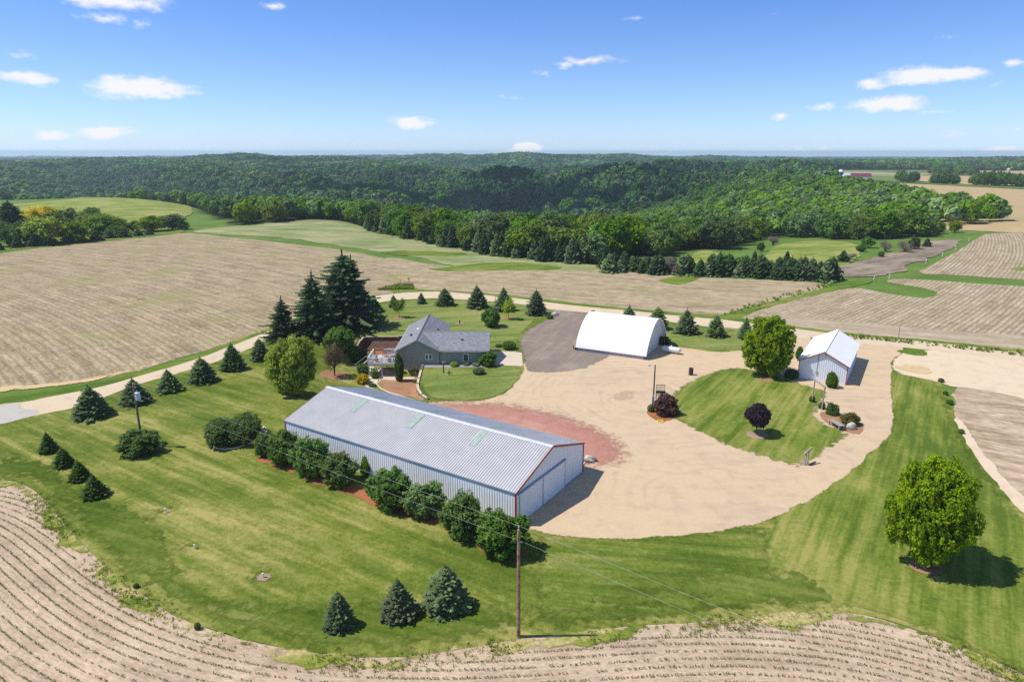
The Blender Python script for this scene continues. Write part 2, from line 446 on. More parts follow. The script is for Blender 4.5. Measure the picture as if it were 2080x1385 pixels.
# --- base terrain: one sheet from under the camera to the horizon
def build_ground():
    cols = np.arange(-1500, 3601, 30); Ys = np.concatenate([np.linspace(-120, 40, 9), np.geomspace(45, 11000, 310)])
    U, Y = np.meshgrid((cols - CX) / F, Ys)
    X = U * (PC * np.maximum(Y, 60) + 9.3)
    Z = h(X, Y) - np.where(Y < 185, .06, .16)
    near = (X > -46) & (X < -8) & (Y > 88) & (Y < 135)
    Z = np.where(near, Z - 3, Z)
    nr, nc = X.shape
    idx = np.arange(nr * nc).reshape(nr, nc)
    f = np.stack([idx[:-1, :-1], idx[:-1, 1:], idx[1:, 1:], idx[1:, :-1]], -1).reshape(-1, 4)
    me = bpy.data.meshes.new('ground')
    me.from_pydata(np.stack([X, Y, Z], -1).reshape(-1, 3).tolist(), [], f.tolist()); me.update()
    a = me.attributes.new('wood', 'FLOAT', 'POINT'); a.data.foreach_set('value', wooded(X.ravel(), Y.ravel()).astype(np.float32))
    me.polygons.foreach_set('use_smooth', [True] * len(me.polygons))
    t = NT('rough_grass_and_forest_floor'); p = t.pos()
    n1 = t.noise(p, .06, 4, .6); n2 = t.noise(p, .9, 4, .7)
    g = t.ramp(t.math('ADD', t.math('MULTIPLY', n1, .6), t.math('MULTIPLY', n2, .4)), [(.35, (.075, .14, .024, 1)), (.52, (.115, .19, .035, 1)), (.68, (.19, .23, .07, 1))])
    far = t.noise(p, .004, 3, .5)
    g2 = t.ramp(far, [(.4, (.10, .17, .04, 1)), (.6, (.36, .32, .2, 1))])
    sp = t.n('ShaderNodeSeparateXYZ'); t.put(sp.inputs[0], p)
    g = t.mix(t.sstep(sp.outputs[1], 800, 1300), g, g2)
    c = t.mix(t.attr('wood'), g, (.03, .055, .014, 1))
    t.bump(n2, .5, .1)
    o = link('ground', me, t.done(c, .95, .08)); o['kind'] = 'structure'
build_ground()

SHED_L = R(-33.3)
GRASS_MAIN = grass('lawn_mown_main', (.074, .116, .013, 1), (.142, .176, .028, 1), (.335, .30, .10, 1), SHED_L, 1.7, .52, .3)
GRASS_RIGHT = grass('lawn_mown_strip', (.082, .13, .016, 1), (.148, .192, .030, 1), (.285, .275, .08, 1), R(57), 1.5, .48, .65, feather_w=2.0)
GRASS_SOUTH = grass('lawn_mown_south', (.068, .112, .013, 1), (.122, .166, .024, 1), (.27, .26, .08, 1), R(-8), 1.8, .42, .4, feather_w=2.5)
GRASS_EDGE = grass('lawn_lush_border', (.06, .105, .010, 1), (.10, .145, .018, 1), (.20, .215, .055, 1), R(-20), 1.8, .42, .4, feather_w=3.2)
GRASS_NORTH = grass('lawn_mown_north', (.11, .162, .03, 1), (.18, .22, .054, 1), (.28, .275, .105, 1), R(10), 2.2, .45, .2, feather_w=.5)
GRASS_LUSH = grass('lush_rank_grass', (.07, .13, .016, 1), (.13, .19, .026, 1), (.23, .25, .06, 1), R(20), 3, .38, .1)
GRASS_WEED = grass('weedy_verge', (.10, .165, .02, 1), (.23, .25, .05, 1), (.56, .43, .235, 1), R(20), 3, .66, .1, feather_w=.8)
MEADOW = grass('hay_meadow', (.12, .18, .03, 1), (.21, .255, .05, 1), (.38, .34, .13, 1), R(25), 6, .55, .3)
GREEN_CROP = grass('green_cover_crop', (.16, .20, .07, 1), (.235, .265, .11, 1), (.38, .345, .20, 1), R(-10), 5, .58, .25)
PURPLE = grass('purple_seed_grass', (.15, .12, .09, 1), (.25, .20, .155, 1), (.36, .31, .22, 1), R(30), 4, .5, .1)
GRAVEL = gravel('tan_gravel', (.61, .465, .31, 1), (.44, .335, .22, 1), (.385, .31, .24, 1), .6, .45, tracks=[(20, 96, 2, 22, .5), (52, 84, 8, 22, .45), (24, 60, 6, 18, .35)])
ROADG = gravel('pale_road_gravel', (.64, .52, .37, 1), (.48, .39, .27, 1), (.45, .37, .28, 1), .4, 0, rz=R(-25))
ASPH = gravel('asphalt_millings', (.25, .205, .17, 1), (.17, .135, .112, 1), (.35, .29, .24, 1), .85, 1.6, R(70))
PAVED = gravel('grey_paved_road', (.50, .47, .43, 1), (.36, .34, .31, 1), (.42, .39, .35, 1), .4, .5)
REDG = gravel('red_crushed_brick', (.47, .235, .185, 1), (.31, .14, .11, 1), (.53, .37, .28, 1), .65, 4.5, SHED_L, 5.0, fs=1.1, soft=.4)
LOT = gravel('pale_sandy_lot', (.68, .55, .40, 1), (.52, .41, .28, 1), (.62, .52, .40, 1), .5, .8)
SAND = gravel('pale_sandy_strip', (.68, .55, .41, 1), (.52, .41, .29, 1), (.6, .5, .39, 1), .5, 0)
MULCH = gravel('rust_bark_mulch', (.40, .155, .065, 1), (.20, .075, .035, 1), (.33, .15, .08, 1), .6, .25, 0, 6.0)
MULCHB = gravel('brown_bark_mulch', (.38, .21, .12, 1), (.21, .11, .065, 1), (.42, .27, .16, 1), .6, .2, 0, 4.0)
SOIL_BED = gravel('bare_bed_soil', (.38, .28, .19, 1), (.24, .17, .12, 1), (.42, .33, .22, 1), .5, .3, 0, 6.0)
CONC = gravel('pale_concrete', (.60, .51, .41, 1), (.52, .44, .35, 1), (.47, .40, .33, 1), .4, 0, 0, 3.0)
STRAW = gravel('dry_straw_edge', (.62, .47, .26, 1), (.44, .32, .17, 1), (.5, .42, .28, 1), .5, .9, R(30), 3.0)

FIELD_L = field('stubble_field_west', (.575, .465, .305, 1), (.215, .165, .10, 1), (.24, .25, .08, 1), 1.5, .38, green_amt=.5, straw=.36, duty=.5)
FIELD_N = field('stubble_field_north', (.575, .465, .305, 1), (.225, .175, .11, 1), (.24, .25, .08, 1), 2.2, .1, green_amt=.45, straw=.28)
FIELD_R = field('ridged_field_east', (.62, .52, .355, 1), (.25, .195, .125, 1), (.16, .17, .05, 1), 1.15, .58, green_amt=.12, straw=.4, duty=.42)
FIELD_H = field('headland_stubble', (.58, .48, .345, 1), (.28, .225, .155, 1), (.2, .2, .08, 1), .9, .15, green_amt=.12, straw=.45)
FIELD_F = field('planted_field_south', (.71, .555, .405, 1), (.33, .245, .17, 1), (.2, .22, .06, 1), .76, .07, green_amt=.08, straw=1.0, patch=.15)
FIELD_S = field('rough_soil_field', (.74, .585, .43, 1), (.25, .18, .12, 1), (.17, .19, .05, 1), 3.0, .15, green_amt=.16, straw=.3, patch=.12)
FIELD_FAR = field('far_golden_field', (.54, .41, .225, 1), (.36, .27, .15, 1), (.25, .26, .09, 1), 9.0, .12, green_amt=.35, straw=.06, patch=.012)

# --- farm fields beyond the road
ROWL = straight(math.atan2(-55, 64.4), -100, 150, .0011)
sheet('crop_field', [(-300, 560), (-100, 524), (0, 509), (200, 489), (330, 476), (375, 472), (500, 486), (640, 500), (760, 518), (830, 540), (840, 588), (780, 598), (740, 602), (640, 632), (540, 672), (400, 717),
      (200, 776), (0, 790), (-300, 830)], 0.0, FIELD_L, step=3, grid=4.5, jit=.25, rows=ROWL)
sheet('crop_field', [(760, 515), (900, 542), (1000, 545), (1200, 545), (1400, 562), (1560, 570), (1650, 572), (1690, 578), (1640, 598), (1560, 620), (1470, 640), (1440, 644), (1400, 641), (1300, 632), (1200, 622), (1000, 600),
      (900, 590), (830, 589)], 0.012, FIELD_N, step=3, grid=4.5, jit=.3, rows=straight(R(-20)))
sheet('green_crop_field', [(378, 471), (450, 461), (560, 452), (640, 446), (700, 450), (740, 461), (850, 490), (1000, 512), (1100, 526), (1200, 538), (1235, 548), (1150, 552), (1050, 551), (930, 545), (850, 522), (740, 508), (640, 491), (560, 482), (450, 477)],
      .03, GREEN_CROP, step=3, grid=4.5, jit=.6)
sheet('grass_swale', [(760, 512), (830, 509), (920, 512), (960, 518), (900, 522), (820, 519)], .06, GRASS_LUSH, step=3, grid=4.5, jit=.6)
sheet('grass_swale', [(850, 548), (930, 540), (1010, 532), (1060, 535), (1160, 543), (1120, 549), (1030, 548), (950, 553)], .06, GRASS_LUSH, step=3, grid=4.5, jit=.6)
sheet('grass_swale', [(1335, 570), (1370, 560), (1415, 560), (1425, 566), (1385, 581), (1350, 576)], .05, GRASS_LUSH, step=3, grid=4.5, jit=.4)
ROWR = straight(R(45.5), 100, 160, -.0006)
sheet('ridged_field', [(1478, 652), (1530, 632), (1600, 612), (1680, 592), (1735, 583), (1780, 592), (1850, 603), (1888, 606), (1908, 595), (1880, 585), (1830, 577), (1792, 571), (1815, 565), (1900, 570), (2080, 582), (2300, 598), (2300, 735),
      (2080, 710), (1900, 696), (1750, 682), (1600, 664), (1520, 654)], 0.0, FIELD_R, sm=1, step=3, grid=6, jit=.2, rows=ROWR)
sheet('ridged_field', [(1855, 556), (1900, 535), (1950, 507), (1990, 481), (2005, 474), (2080, 473), (2300, 470), (2300, 588), (2080, 568), (1950, 559)], 0.0, FIELD_R, sm=1, step=4, grid=7, jit=.2, rows=ROWR)
sheet('headland', [(1478, 652), (1560, 637), (1640, 645), (1740, 655), (1830, 664), (1950, 675), (2080, 681), (2300, 692), (2300, 735), (2080, 709), (1900, 695), (1750, 681), (1600, 663), (1520, 654)], .03, FIELD_H, step=3, grid=5, jit=.3, rows=straight(R(-22)))
sheet('grass_swale', [(2040, 546), (2080, 541), (2200, 540), (2200, 552), (2080, 549)], .06, GRASS_LUSH, step=3, grid=5, jit=.2)
sheet('meadow', [(1545, 542), (1556, 515), (1590, 494), (1650, 489), (1720, 491), (1748, 500), (1742, 530), (1700, 548), (1620, 552)], .04, MEADOW, step=3, grid=4.5, jit=.4)
sheet('meadow', [(1392, 522), (1440, 506), (1475, 524), (1450, 538), (1410, 534)], .04, MEADOW, step=3, grid=4.5, jit=.4)
sheet('purple_grass_field', [(1655, 561), (1690, 545), (1760, 527), (1850, 502), (1900, 488), (1962, 486), (1930, 505), (1870, 532), (1815, 556), (1740, 563)], .06, PURPLE, step=3, grid=4.5, jit=.8)
sheet('meadow', [(-300, 442), (-100, 424), (0, 418), (60, 412), (200, 402), (300, 396.5), (345, 402), (400, 426), (380, 445), (300, 455), (150, 455), (0, 462), (-300, 490)], .15, MEADOW, step=8, grid=14, jit=.6)
sheet('grass_strip', [(-300, 570), (0, 512), (200, 492), (376, 474), (370, 464), (200, 474), (0, 490), (-300, 540)], .05, GRASS_LUSH, step=4, grid=7, jit=.3)
sheet('stubble_field', [(1692, 367), (1800, 371), (1900, 376), (2080, 384), (2400, 395), (2400, 482), (2080, 474), (1990, 469), (1900, 466), (1860, 458), (1700, 400)], .05, FIELD_FAR, sm=1, step=12, grid=20, jit=.3, rows=straight(R(8)))
sheet('stubble_field', [(1832, 364), (1870, 358), (1960, 359), (2080, 360), (2300, 362), (2300, 384), (2080, 379), (1960, 376), (1890, 372)], .6, FIELD_FAR, sm=1, step=20, grid=30, jit=.3, rows=straight(R(30)))
sheet('stubble_field', [(1872, 354), (1950, 350), (2080, 348.5), (2300, 348), (2300, 354), (2080, 355), (1960, 356), (1875, 356.5)], .8, FIELD_FAR, sm=1, step=25, grid=40, jit=.3, rows=straight(R(30)))
sheet('country_road', [(1868, 370), (1885, 364), (1905, 361), (1925, 360.5), (1905, 362.5), (1890, 366), (1878, 371)], 1.1, PAVED, step=15, grid=20, jit=0)
sheet('grass_strip', [(1700, 366), (1900, 373.5), (2080, 381.5), (2300, 392), (2300, 396), (2080, 385), (1900, 376.5), (1700, 368)], .5, GRASS_LUSH, step=12, grid=20, jit=.3)

# --- farmyard
_south = [(2300, 1480), (2080, 1368), (1950, 1312), (1850, 1277), (1760, 1248), (1700, 1243), (1600, 1246), (1480, 1256), (1380, 1266), (1290, 1270), (1200, 1281), (1060, 1297), (950, 1314), (850, 1331), (760, 1337), (640, 1327),
          (540, 1310), (460, 1290), (380, 1262), (300, 1216), (230, 1166), (190, 1127), (150, 1087), (120, 1047), (90, 1012), (50, 982), (0, 973), (-100, 976), (-250, 995)]
_roadS = [(-250, 915), (0, 862), (84, 841), (150, 830), (202, 811), (289, 778), (375, 755), (450, 732), (514, 706), (560, 686), (640, 654), (700, 634), (768, 615), (803, 610), (875, 606), (933, 608), (1005, 613), (1066, 619), (1115, 629),
          (1185, 635), (1260, 641), (1361, 654), (1433, 664), (1500, 668), (1600, 683), (1735, 698), (1830, 705), (1950, 718), (2080, 735), (2300, 761)]
_roadN = [(-250, 872), (0, 821), (58, 816), (92, 808), (162, 795), (202, 787), (289, 762), (375, 739), (462, 707), (543, 674), (640, 637), (700, 616), (754, 603), (803, 596), (875, 592), (933, 595), (1005, 602), (1072, 609), (1115, 615),
          (1202, 625), (1318, 635), (1375, 642), (1462, 649), (1502, 654), (1600, 666), (1735, 684), (1830, 690), (1950, 702), (2080, 717), (2300, 740)]
_bx, _by = np.meshgrid(np.arange(-43, -11, .7), np.arange(92, 131, .7))
_ww = np.array([(wall_x(y) - d, y) for y in np.arange(95, 112, .5) for d in (-.05, .1, .25, .4, .55)] +
               [(-29.2 - d, y) for y in np.arange(117, 130, .5) for d in (-.1, .1, .3, .5, .65)] + [(x, 128.8 + d) for x in np.arange(-30, -19, .5) for d in (-.1, .1, .3, .5, .65)])
sheet('lawn', [(-250, 905)] + _roadS[1:28] + [(1812, 720), (1812, 755), (1850, 750), (1903, 768), (1922, 802), (1945, 860), (1972, 910), (2010, 965), (2050, 1012), (2100, 1062), (2300, 1220), (2300, 1480)] + _south[1:], .05, GRASS_MAIN, sm=1, step=1.2, grid=3, jit=.08,
      extra=np.vstack([np.stack([_bx.ravel(), _by.ravel()], 1), _ww]))
sheet('lawn', [(700, 640), (768, 617), (850, 608), (933, 610), (1005, 615), (1066, 621), (1112, 632), (1060, 672), (1050, 692), (1055, 720), (1000, 722), (872, 690), (806, 682), (737, 685), (705, 668)], .054, GRASS_NORTH, step=1.5, grid=4, jit=.1)
sheet('lawn', [(1075, 1070), (1230, 1084), (1400, 1078), (1545, 1050), (1600, 1090), (1590, 1160), (1560, 1247)] + _south[7:12] + [(1072, 1230), (1068, 1150)], .054, GRASS_SOUTH, sm=1, step=1.2, grid=3, jit=.1)
sheet('lawn', [(1530, 1060), (1625, 1005), (1650, 992), (1700, 950), (1765, 900), (1795, 875), (1800, 860), (1797, 800), (1796, 755), (1850, 750), (1903, 768), (1922, 802), (1945, 860), (1972, 910), (2010, 965), (2050, 1012), (2100, 1062), (2300, 1220),
      (2300, 1480)] + _south[1:6] + [(1530, 1252), (1545, 1160)], .058, GRASS_RIGHT, sm=1, step=1.2, grid=3, jit=.1)
_yard = [(1066, 1075), (1100, 1087), (1160, 1092), (1230, 1097), (1300, 1096), (1400, 1090), (1500, 1076), (1580, 1053), (1640, 1022), (1668, 1008), (1720, 965), (1780, 915), (1810, 887), (1816, 860), (1813, 800), (1812, 755), (1815, 728),
         (1840, 713), (1830, 698), (1735, 690), (1610, 677), (1600, 698), (1540, 711), (1505, 712), (1450, 716), (1400, 708), (1345, 700), (1300, 680), (1200, 668), (1130, 680), (1060, 735), (1062, 760), (1030, 797), (985, 813), (930, 817), (880, 812), (862, 815),
         (870, 840), (1000, 900), (1040, 1000)]
sheet('gravel_yard', _yard, .066, GRAVEL, sm=1, step=.8, grid=3, jit=.09)
sheet('gravel_road', _roadS + _roadN[::-1], .07, ROADG, sm=1, step=1.5, grid=4, jit=.06)
sheet('paved_road', [(-250, 920), (0, 864), (86, 842), (78, 831), (40, 829), (55, 820), (0, 819), (-250, 870)], .074, PAVED, sm=1, step=1, grid=1.5, jit=.05)
sheet('asphalt_drive', [(1112, 626), (1150, 630), (1215, 638), (1260, 690), (1250, 725), (1215, 738), (1190, 752), (1150, 757), (1100, 760), (1064, 757), (1060, 735), (1052, 712), (1049, 692), (1062, 672), (1100, 652), (1128, 642)], .074, ASPH, step=1, grid=1.5, jit=.08)
sheet('red_gravel', [(858, 815), (930, 812), (1000, 813), (1062, 820), (1126, 832), (1190, 852), (1248, 878), (1286, 906), (1290, 934), (1258, 954), (1212, 958), (1190, 958), (1150, 935), (1000, 890), (870, 850)], .074, REDG, step=1, grid=1.2, jit=.1)
sheet('lawn', [(855, 745), (900, 744), (1000, 742.5), (1062, 744), (1062, 762), (1045, 783), (1018, 803), (985, 814), (930, 817), (890, 812), (868, 806), (855, 785)], .078, GRASS_NORTH, sm=1, step=.7, grid=2, jit=.08)
sheet('lawn', [(1334, 838), (1350, 806), (1380, 780), (1415, 764), (1450, 752), (1490, 744), (1530, 748), (1600, 768), (1640, 782), (1690, 795), (1685, 812), (1662, 836), (1668, 852), (1700, 866), (1738, 880), (1720, 897), (1690, 918), (1655, 943), (1625, 955),
      (1590, 947), (1545, 932), (1480, 912), (1420, 884), (1370, 856), (1345, 852)], .078, GRASS_RIGHT, sm=1, step=.7, grid=2, jit=.08)
sheet('lawn', [(1290, 668), (1340, 664), (1361, 657), (1433, 667), (1500, 671), (1600, 690), (1560, 706), (1506, 710), (1452, 714), (1400, 706), (1350, 698), (1338, 690)], .078, GRASS_NORTH, sm=1, step=.8, grid=2, jit=.08)
sheet('lawn', [(1814, 713), (1850, 709), (1882, 713), (1886, 725), (1850, 722)], .082, GRASS_LUSH, sm=1, step=.7, grid=2, jit=.1)
sheet('sandy_lot', [(1812, 720), (1880, 708), (1950, 716), (2080, 733), (2300, 760), (2900, 834), (2900, 1028), (2300, 870), (2080, 812), (1980, 790), (1925, 788), (1900, 775), (1860, 768), (1812, 758)], .062, LOT, sm=1, step=1, grid=2, jit=.15)
sheet('straw_patch', [(1815, 742), (1860, 740), (1893, 748), (1900, 764), (1850, 758), (1815, 750)], .086, STRAW, step=.8, grid=1.2, jit=.15)
sheet('soil_field', [(1926, 786), (1990, 785), (2080, 805), (2300, 862), (2900, 1020), (2900, 1760), (2300, 1240), (2100, 1058), (2050, 1005), (2000, 935), (1960, 880), (1940, 838)], .055, FIELD_S, sm=1, step=1.2, grid=3, jit=.25, rows=straight(R(-32)))
sheet('sandy_strip', [(1936, 845), (1958, 858), (1985, 905), (2020, 950), (2060, 995), (2110, 1040), (2300, 1200), (2300, 1222), (2100, 1066), (2050, 1014), (2005, 960), (1972, 915), (1948, 872)], .065, SAND, sm=1, step=.8, grid=1.2, jit=.1)
sheet('grass_strip', _roadN[:13][::-1] + [(-250, 850), (0, 802), (92, 795), (202, 776), (289, 752), (375, 730), (462, 699), (543, 668), (640, 631), (700, 609), (750, 596)], .045, GRASS_LUSH, sm=1, step=1.5, grid=3, jit=.1)
sheet('grass_strip', _roadN[13:][::-1] + [(790, 588), (830, 581), (850, 588), (900, 590), (1005, 597), (1072, 604), (1202, 620), (1318, 630), (1375, 636), (1450, 640), (1520, 646), (1600, 661), (1735, 679), (1830, 685), (1950, 697), (2080, 711), (2300, 732)], .045, GRASS_LUSH, sm=1, step=1.5, grid=3, jit=.15)
sheet('grass_lane', [(1448, 648), (1470, 637), (1530, 622), (1600, 605), (1660, 588), (1700, 578), (1745, 570), (1790, 566), (1735, 584), (1680, 593), (1600, 613), (1530, 633), (1500, 648), (1480, 655)], .06, GRASS_LUSH, step=2, grid=4, jit=.2)
sheet('straw_strip', [(-250, 845), (0, 797), (92, 789), (202, 772), (289, 749), (375, 727), (380, 724), (289, 743), (202, 765), (92, 780), (0, 783), (-250, 825)], .05, STRAW, sm=1, step=1, grid=1.2, jit=.2)

# --- planted field in front of the lawn: rows run parallel to the lawn edge
EDGE = resample(chaikin(px2w([(2400, 1540)] + _south + [(-420, 1025)]), 2)[2:-2], 1.0)[:-60]
_k = np.argmin(np.hypot(EDGE[:, 0] - px2w([(-250, 995)])[0, 0], EDGE[:, 1] - px2w([(-250, 995)])[0, 1])); EDGE = EDGE[:_k + 1]
FRONT = [tuple(p) for p in EDGE] + [(-75, 50), (-75, 5), (60, 5)]
_w = 17; _pad = np.vstack([np.repeat(EDGE[:1], _w, 0), EDGE, np.repeat(EDGE[-1:], _w, 0)])
EDGE_S = EDGE.copy()
for _q in range(3):
    _pad = np.vstack([2 * EDGE_S[:1] - EDGE_S[_w:0:-1], EDGE_S, 2 * EDGE_S[-1:] - EDGE_S[-2:-_w - 2:-1]])
    EDGE_S = np.stack([np.convolve(_pad[:, k], np.ones(2 * _w + 1) / (2 * _w + 1), 'valid') for k in (0, 1)], 1)
def ROWF(x, y):
    d, al = seg_dist(x, y, EDGE_S, False); return al, d
sheet('planted_field', FRONT, .03, FIELD_F, world=True, sm=0, step=1.0, grid=1.5, jit=0, rows=ROWF)
# ragged weedy strip between lawn and field
def offset_line(d, P=None):
    P = EDGE if P is None else P; T = np.gradient(P, axis=0); T /= np.linalg.norm(T, axis=1)[:, None] + 1e-9
    N = np.stack([T[:, 1], -T[:, 0]], 1)
    t = P + N * 1.0
    if (inside(np.array(FRONT), t[:, 0], t[:, 1])).mean() < .5: N = -N
    return P + N * d
_n = np.arange(len(EDGE))
sheet('weedy_verge', [tuple(p) for p in offset_line(-.25 + .1 * np.sin(_n / 3)[:, None])] + [tuple(p) for p in offset_line((1.25 + .45 * np.sin(_n / 4.1) + .3 * np.sin(_n / 1.7 + 1))[:, None])[::-1]], .072, GRASS_WEED, world=True, sm=0, step=.7, grid=.8, jit=.12)

sheet('lawn', [tuple(p) for p in offset_line(-.15)][25:-10] + [tuple(p) for p in offset_line(-5.5 + 1.5 * np.sin(_n / 7.3)[:, None])[25:-10]][::-1], .07, GRASS_EDGE, world=True, sm=0, step=1.2, grid=1.6, jit=.1)

sheet('straw_patch', [(1075, 1235), (1130, 1222), (1190, 1228), (1195, 1262), (1130, 1282), (1070, 1278)], .085, gravel('straw_chips', (.66, .54, .36, 1), (.5, .4, .25, 1), (.6, .5, .35, 1), .3, 9.0, 0, 6.0, fs=2.4), step=.5, grid=.6, jit=.2)
# --- beds, paths and pads
sheet('mulch_ground', [(514, 925), (545, 922), (600, 940), (680, 975), (745, 992), (800, 1018), (860, 1035), (930, 1068), (985, 1090), (1050, 1110), (1085, 1110), (1075, 1135), (1010, 1148), (965, 1110), (900, 1078), (860, 1062), (800, 1050), (740, 1022), (700, 1000), (640, 985), (590, 962), (545, 945), (520, 938)], .082, MULCH, step=.7, grid=1.5, jit=.12)
sheet('mulch_patch', [(505, 961), (525, 952), (533, 953), (520, 962)], .082, MULCH, step=.4, grid=.8, jit=.06)
sheet('mulch_patch', [(620, 962), (650, 968), (640, 976), (622, 972)], .082, MULCH, step=.4, grid=.8, jit=.06)
sheet('mulch_ground', [(770, 776), (783, 764), (803, 759), (826, 756), (848, 748), (858, 746), (855, 762), (851, 785), (853, 800), (866, 813), (850, 816), (815, 805), (785, 795), (773, 786)], .06, MULCHB, step=.5, grid=.8, jit=.05)
sheet('mulch_ground', [(1310, 838), (1322, 826), (1350, 825), (1372, 838), (1372, 852), (1345, 860), (1322, 850)], .09, MULCH, step=.5, grid=1.2, jit=.05)
sheet('mulch_ground', [(1661, 842), (1672, 833), (1690, 838), (1715, 845), (1740, 852), (1756, 868), (1752, 882), (1738, 884), (1700, 872), (1672, 857)], .09, MULCHB, step=.5, grid=1.2, jit=.04)
sheet('concrete_pad', [(1062, 744), (1060, 717), (1040, 715), (993, 713), (993, 742.5)], .088, CONC, sm=0, step=1.5, grid=3, jit=0)
sheet('gravel_path', [(898, 742), (993, 742), (994, 746.5), (858, 747), (858, 742)], .086, gravel('blue_grey_pebbles', (.33, .34, .36, 1), (.2, .2, .22, 1), (.3, .3, .32, 1), .4, 0, 0, 9.0), sm=0, step=1.5, grid=3, jit=0)
sheet('concrete_path', [(-25.5, 110.3), (-20.4, 109.2), (-18.2, 109.0), (-16.6, 110.0), (-16.6, 112), (-25.5, 117)], .07, CONC, world=True, sm=0, step=.6, grid=1.0, jit=0)
sheet('concrete_path', [(737, 780), (757, 770), (775, 766), (790, 762), (800, 760), (783, 764), (770, 776), (762, 790), (745, 788)], .075, CONC, step=.5, grid=.8, jit=0)
sheet('mulch_ground', [(-29.0, 121.0), (-28.9, 128.3), (-20.0, 128.4), (-20.0, 118), (-26.5, 118.5)], .06, MULCH, world=True, sm=1, step=.6, grid=.8, jit=.05)
sheet('dirt_patch', [(1585 + 30, 935), (1640, 930), (1648, 938), (1640, 947), (1625, 948)], .09, SOIL_BED, step=.4, grid=.6, jit=.05)
sheet('asphalt_stain', [(1230, 790), (1280, 780), (1330, 795), (1320, 820), (1260, 826), (1225, 812)], .078, gravel('tyre_scuffed_gravel', (.55, .435, .31, 1), (.43, .34, .25, 1), (.38, .31, .24, 1), .6, 7.0, R(20), fs=.22), step=.8, grid=1.2, jit=.2)
for px, py, rx, mt in [(531, 1168, 2.1, GRASS_EDGE), (392, 1110, 1.8, GRASS_EDGE), (334, 1036, 1.8, GRASS_EDGE), (536, 1174, .8, SOIL_BED), (397, 1116, .5, SOIL_BED), (338, 1041, .6, SOIL_BED), (999, 660, 1.5, MULCH), (680, 763, 2.6, MULCHB), (1538, 884, 1.6, SOIL_BED), (1880, 1152, 1.5, MULCHB), (1033, 648, 1.1, MULCH), (934, 658, 1.2, SOIL_BED), (290, 912, 2.6, MULCHB),
                       (811, 646, 1.5, MULCHB), (1556, 772, 1.2, MULCHB), (1108, 640, 2.2, SOIL_BED)]:
    c = GP(px, py); a = np.linspace(0, 2 * np.pi, 14)[:-1]
    sheet('bed_ground' if mt is not GRASS_EDGE else 'lawn', [(c[0] + rx * math.cos(t), c[1] + rx * .9 * math.sin(t)) for t in a], .092 if mt is not GRASS_EDGE else .08, mt, world=True, sm=1, step=.35, grid=.7, jit=.04)
sheet('bed_ground', [(424, 897), (440, 882), (480, 870), (525, 866), (542, 872), (538, 884), (510, 897), (470, 911), (440, 912)], .092, SOIL_BED, step=.5, grid=.8, jit=.03)
# ------------------------------------------------------------------ vegetation meshes (unit size: 1 wide, 1 tall, base at z = 0)
def unit(v): return v / (np.linalg.norm(v, axis=-1, keepdims=True) + 1e-9)

def quads(c, nrm, size, asp, r):
    n = len(c); nrm = unit(nrm)
    a = unit(np.cross(nrm, unit(r.normal(size=(n, 3))))); b = np.cross(nrm, a)
    size = np.broadcast_to(np.asarray(size, float), (n,))[:, None] * .5
    a = a * size; b = b * size * asp
    return np.stack([c - a - .3 * b, c - .1 * a + b, c + a + .2 * b, c + .1 * a - b], 1).reshape(-1, 3)

def crown(seed, lobes, tufts, per, leaf, tuft, inner=.12, upw=.35, depth_=.22, bumps=.16, asp=.75, floor=.0, nj=.55):
    """lobes: (x, y, z, rx, ry, rz) ellipsoids filled near their skins with leaf tufts"""
    r = np.random.default_rng(seed); Lb = np.array(lobes, float)
    w = Lb[:, 3] * Lb[:, 4] + Lb[:, 4] * Lb[:, 5]; w /= w.sum()
    n = int(tufts * 1.9); k = r.choice(len(Lb), n, p=w); d = unit(r.normal(size=(n, 3)))
    ph = r.uniform(0, 6, (6, 3)); fr = r.normal(0, 3.6, (6, 3))
    b = sum(np.sin(d @ fr[i] + ph[i, 0] + k * 1.7) for i in range(6)) / 6
    rad = 1 - depth_ * r.random(n) ** 1.6 + bumps * b
    c = Lb[k, :3] + d * Lb[k, 3:] * rad[:, None]
    keep = c[:, 2] > floor
    for j in range(len(Lb)):
        q = np.linalg.norm((c - Lb[j, :3]) / Lb[j, 3:], axis=1)
        keep &= ~((q < .72) & (k != j))
    c, d = c[keep][:tufts], d[keep][:tufts]; n = len(c)
    tv = np.clip(r.normal(.5, .2, n) + b[keep][:tufts] * .5, 0, 1)
    C = np.repeat(c, per, 0) + r.normal(size=(n * per, 3)) * tuft
    out = unit(np.repeat(d, per, 0) * .9 + np.array([0, 0, upw]) + r.normal(size=(n * per, 3)) * nj)
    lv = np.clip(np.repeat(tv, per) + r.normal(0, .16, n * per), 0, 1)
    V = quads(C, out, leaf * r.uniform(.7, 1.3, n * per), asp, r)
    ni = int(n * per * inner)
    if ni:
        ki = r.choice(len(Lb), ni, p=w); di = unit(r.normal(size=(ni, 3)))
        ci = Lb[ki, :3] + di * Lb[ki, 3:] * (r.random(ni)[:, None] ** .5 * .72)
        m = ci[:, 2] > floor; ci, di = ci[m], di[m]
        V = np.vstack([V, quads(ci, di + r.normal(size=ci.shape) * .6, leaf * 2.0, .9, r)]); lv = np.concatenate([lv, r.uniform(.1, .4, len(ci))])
    return V, lv

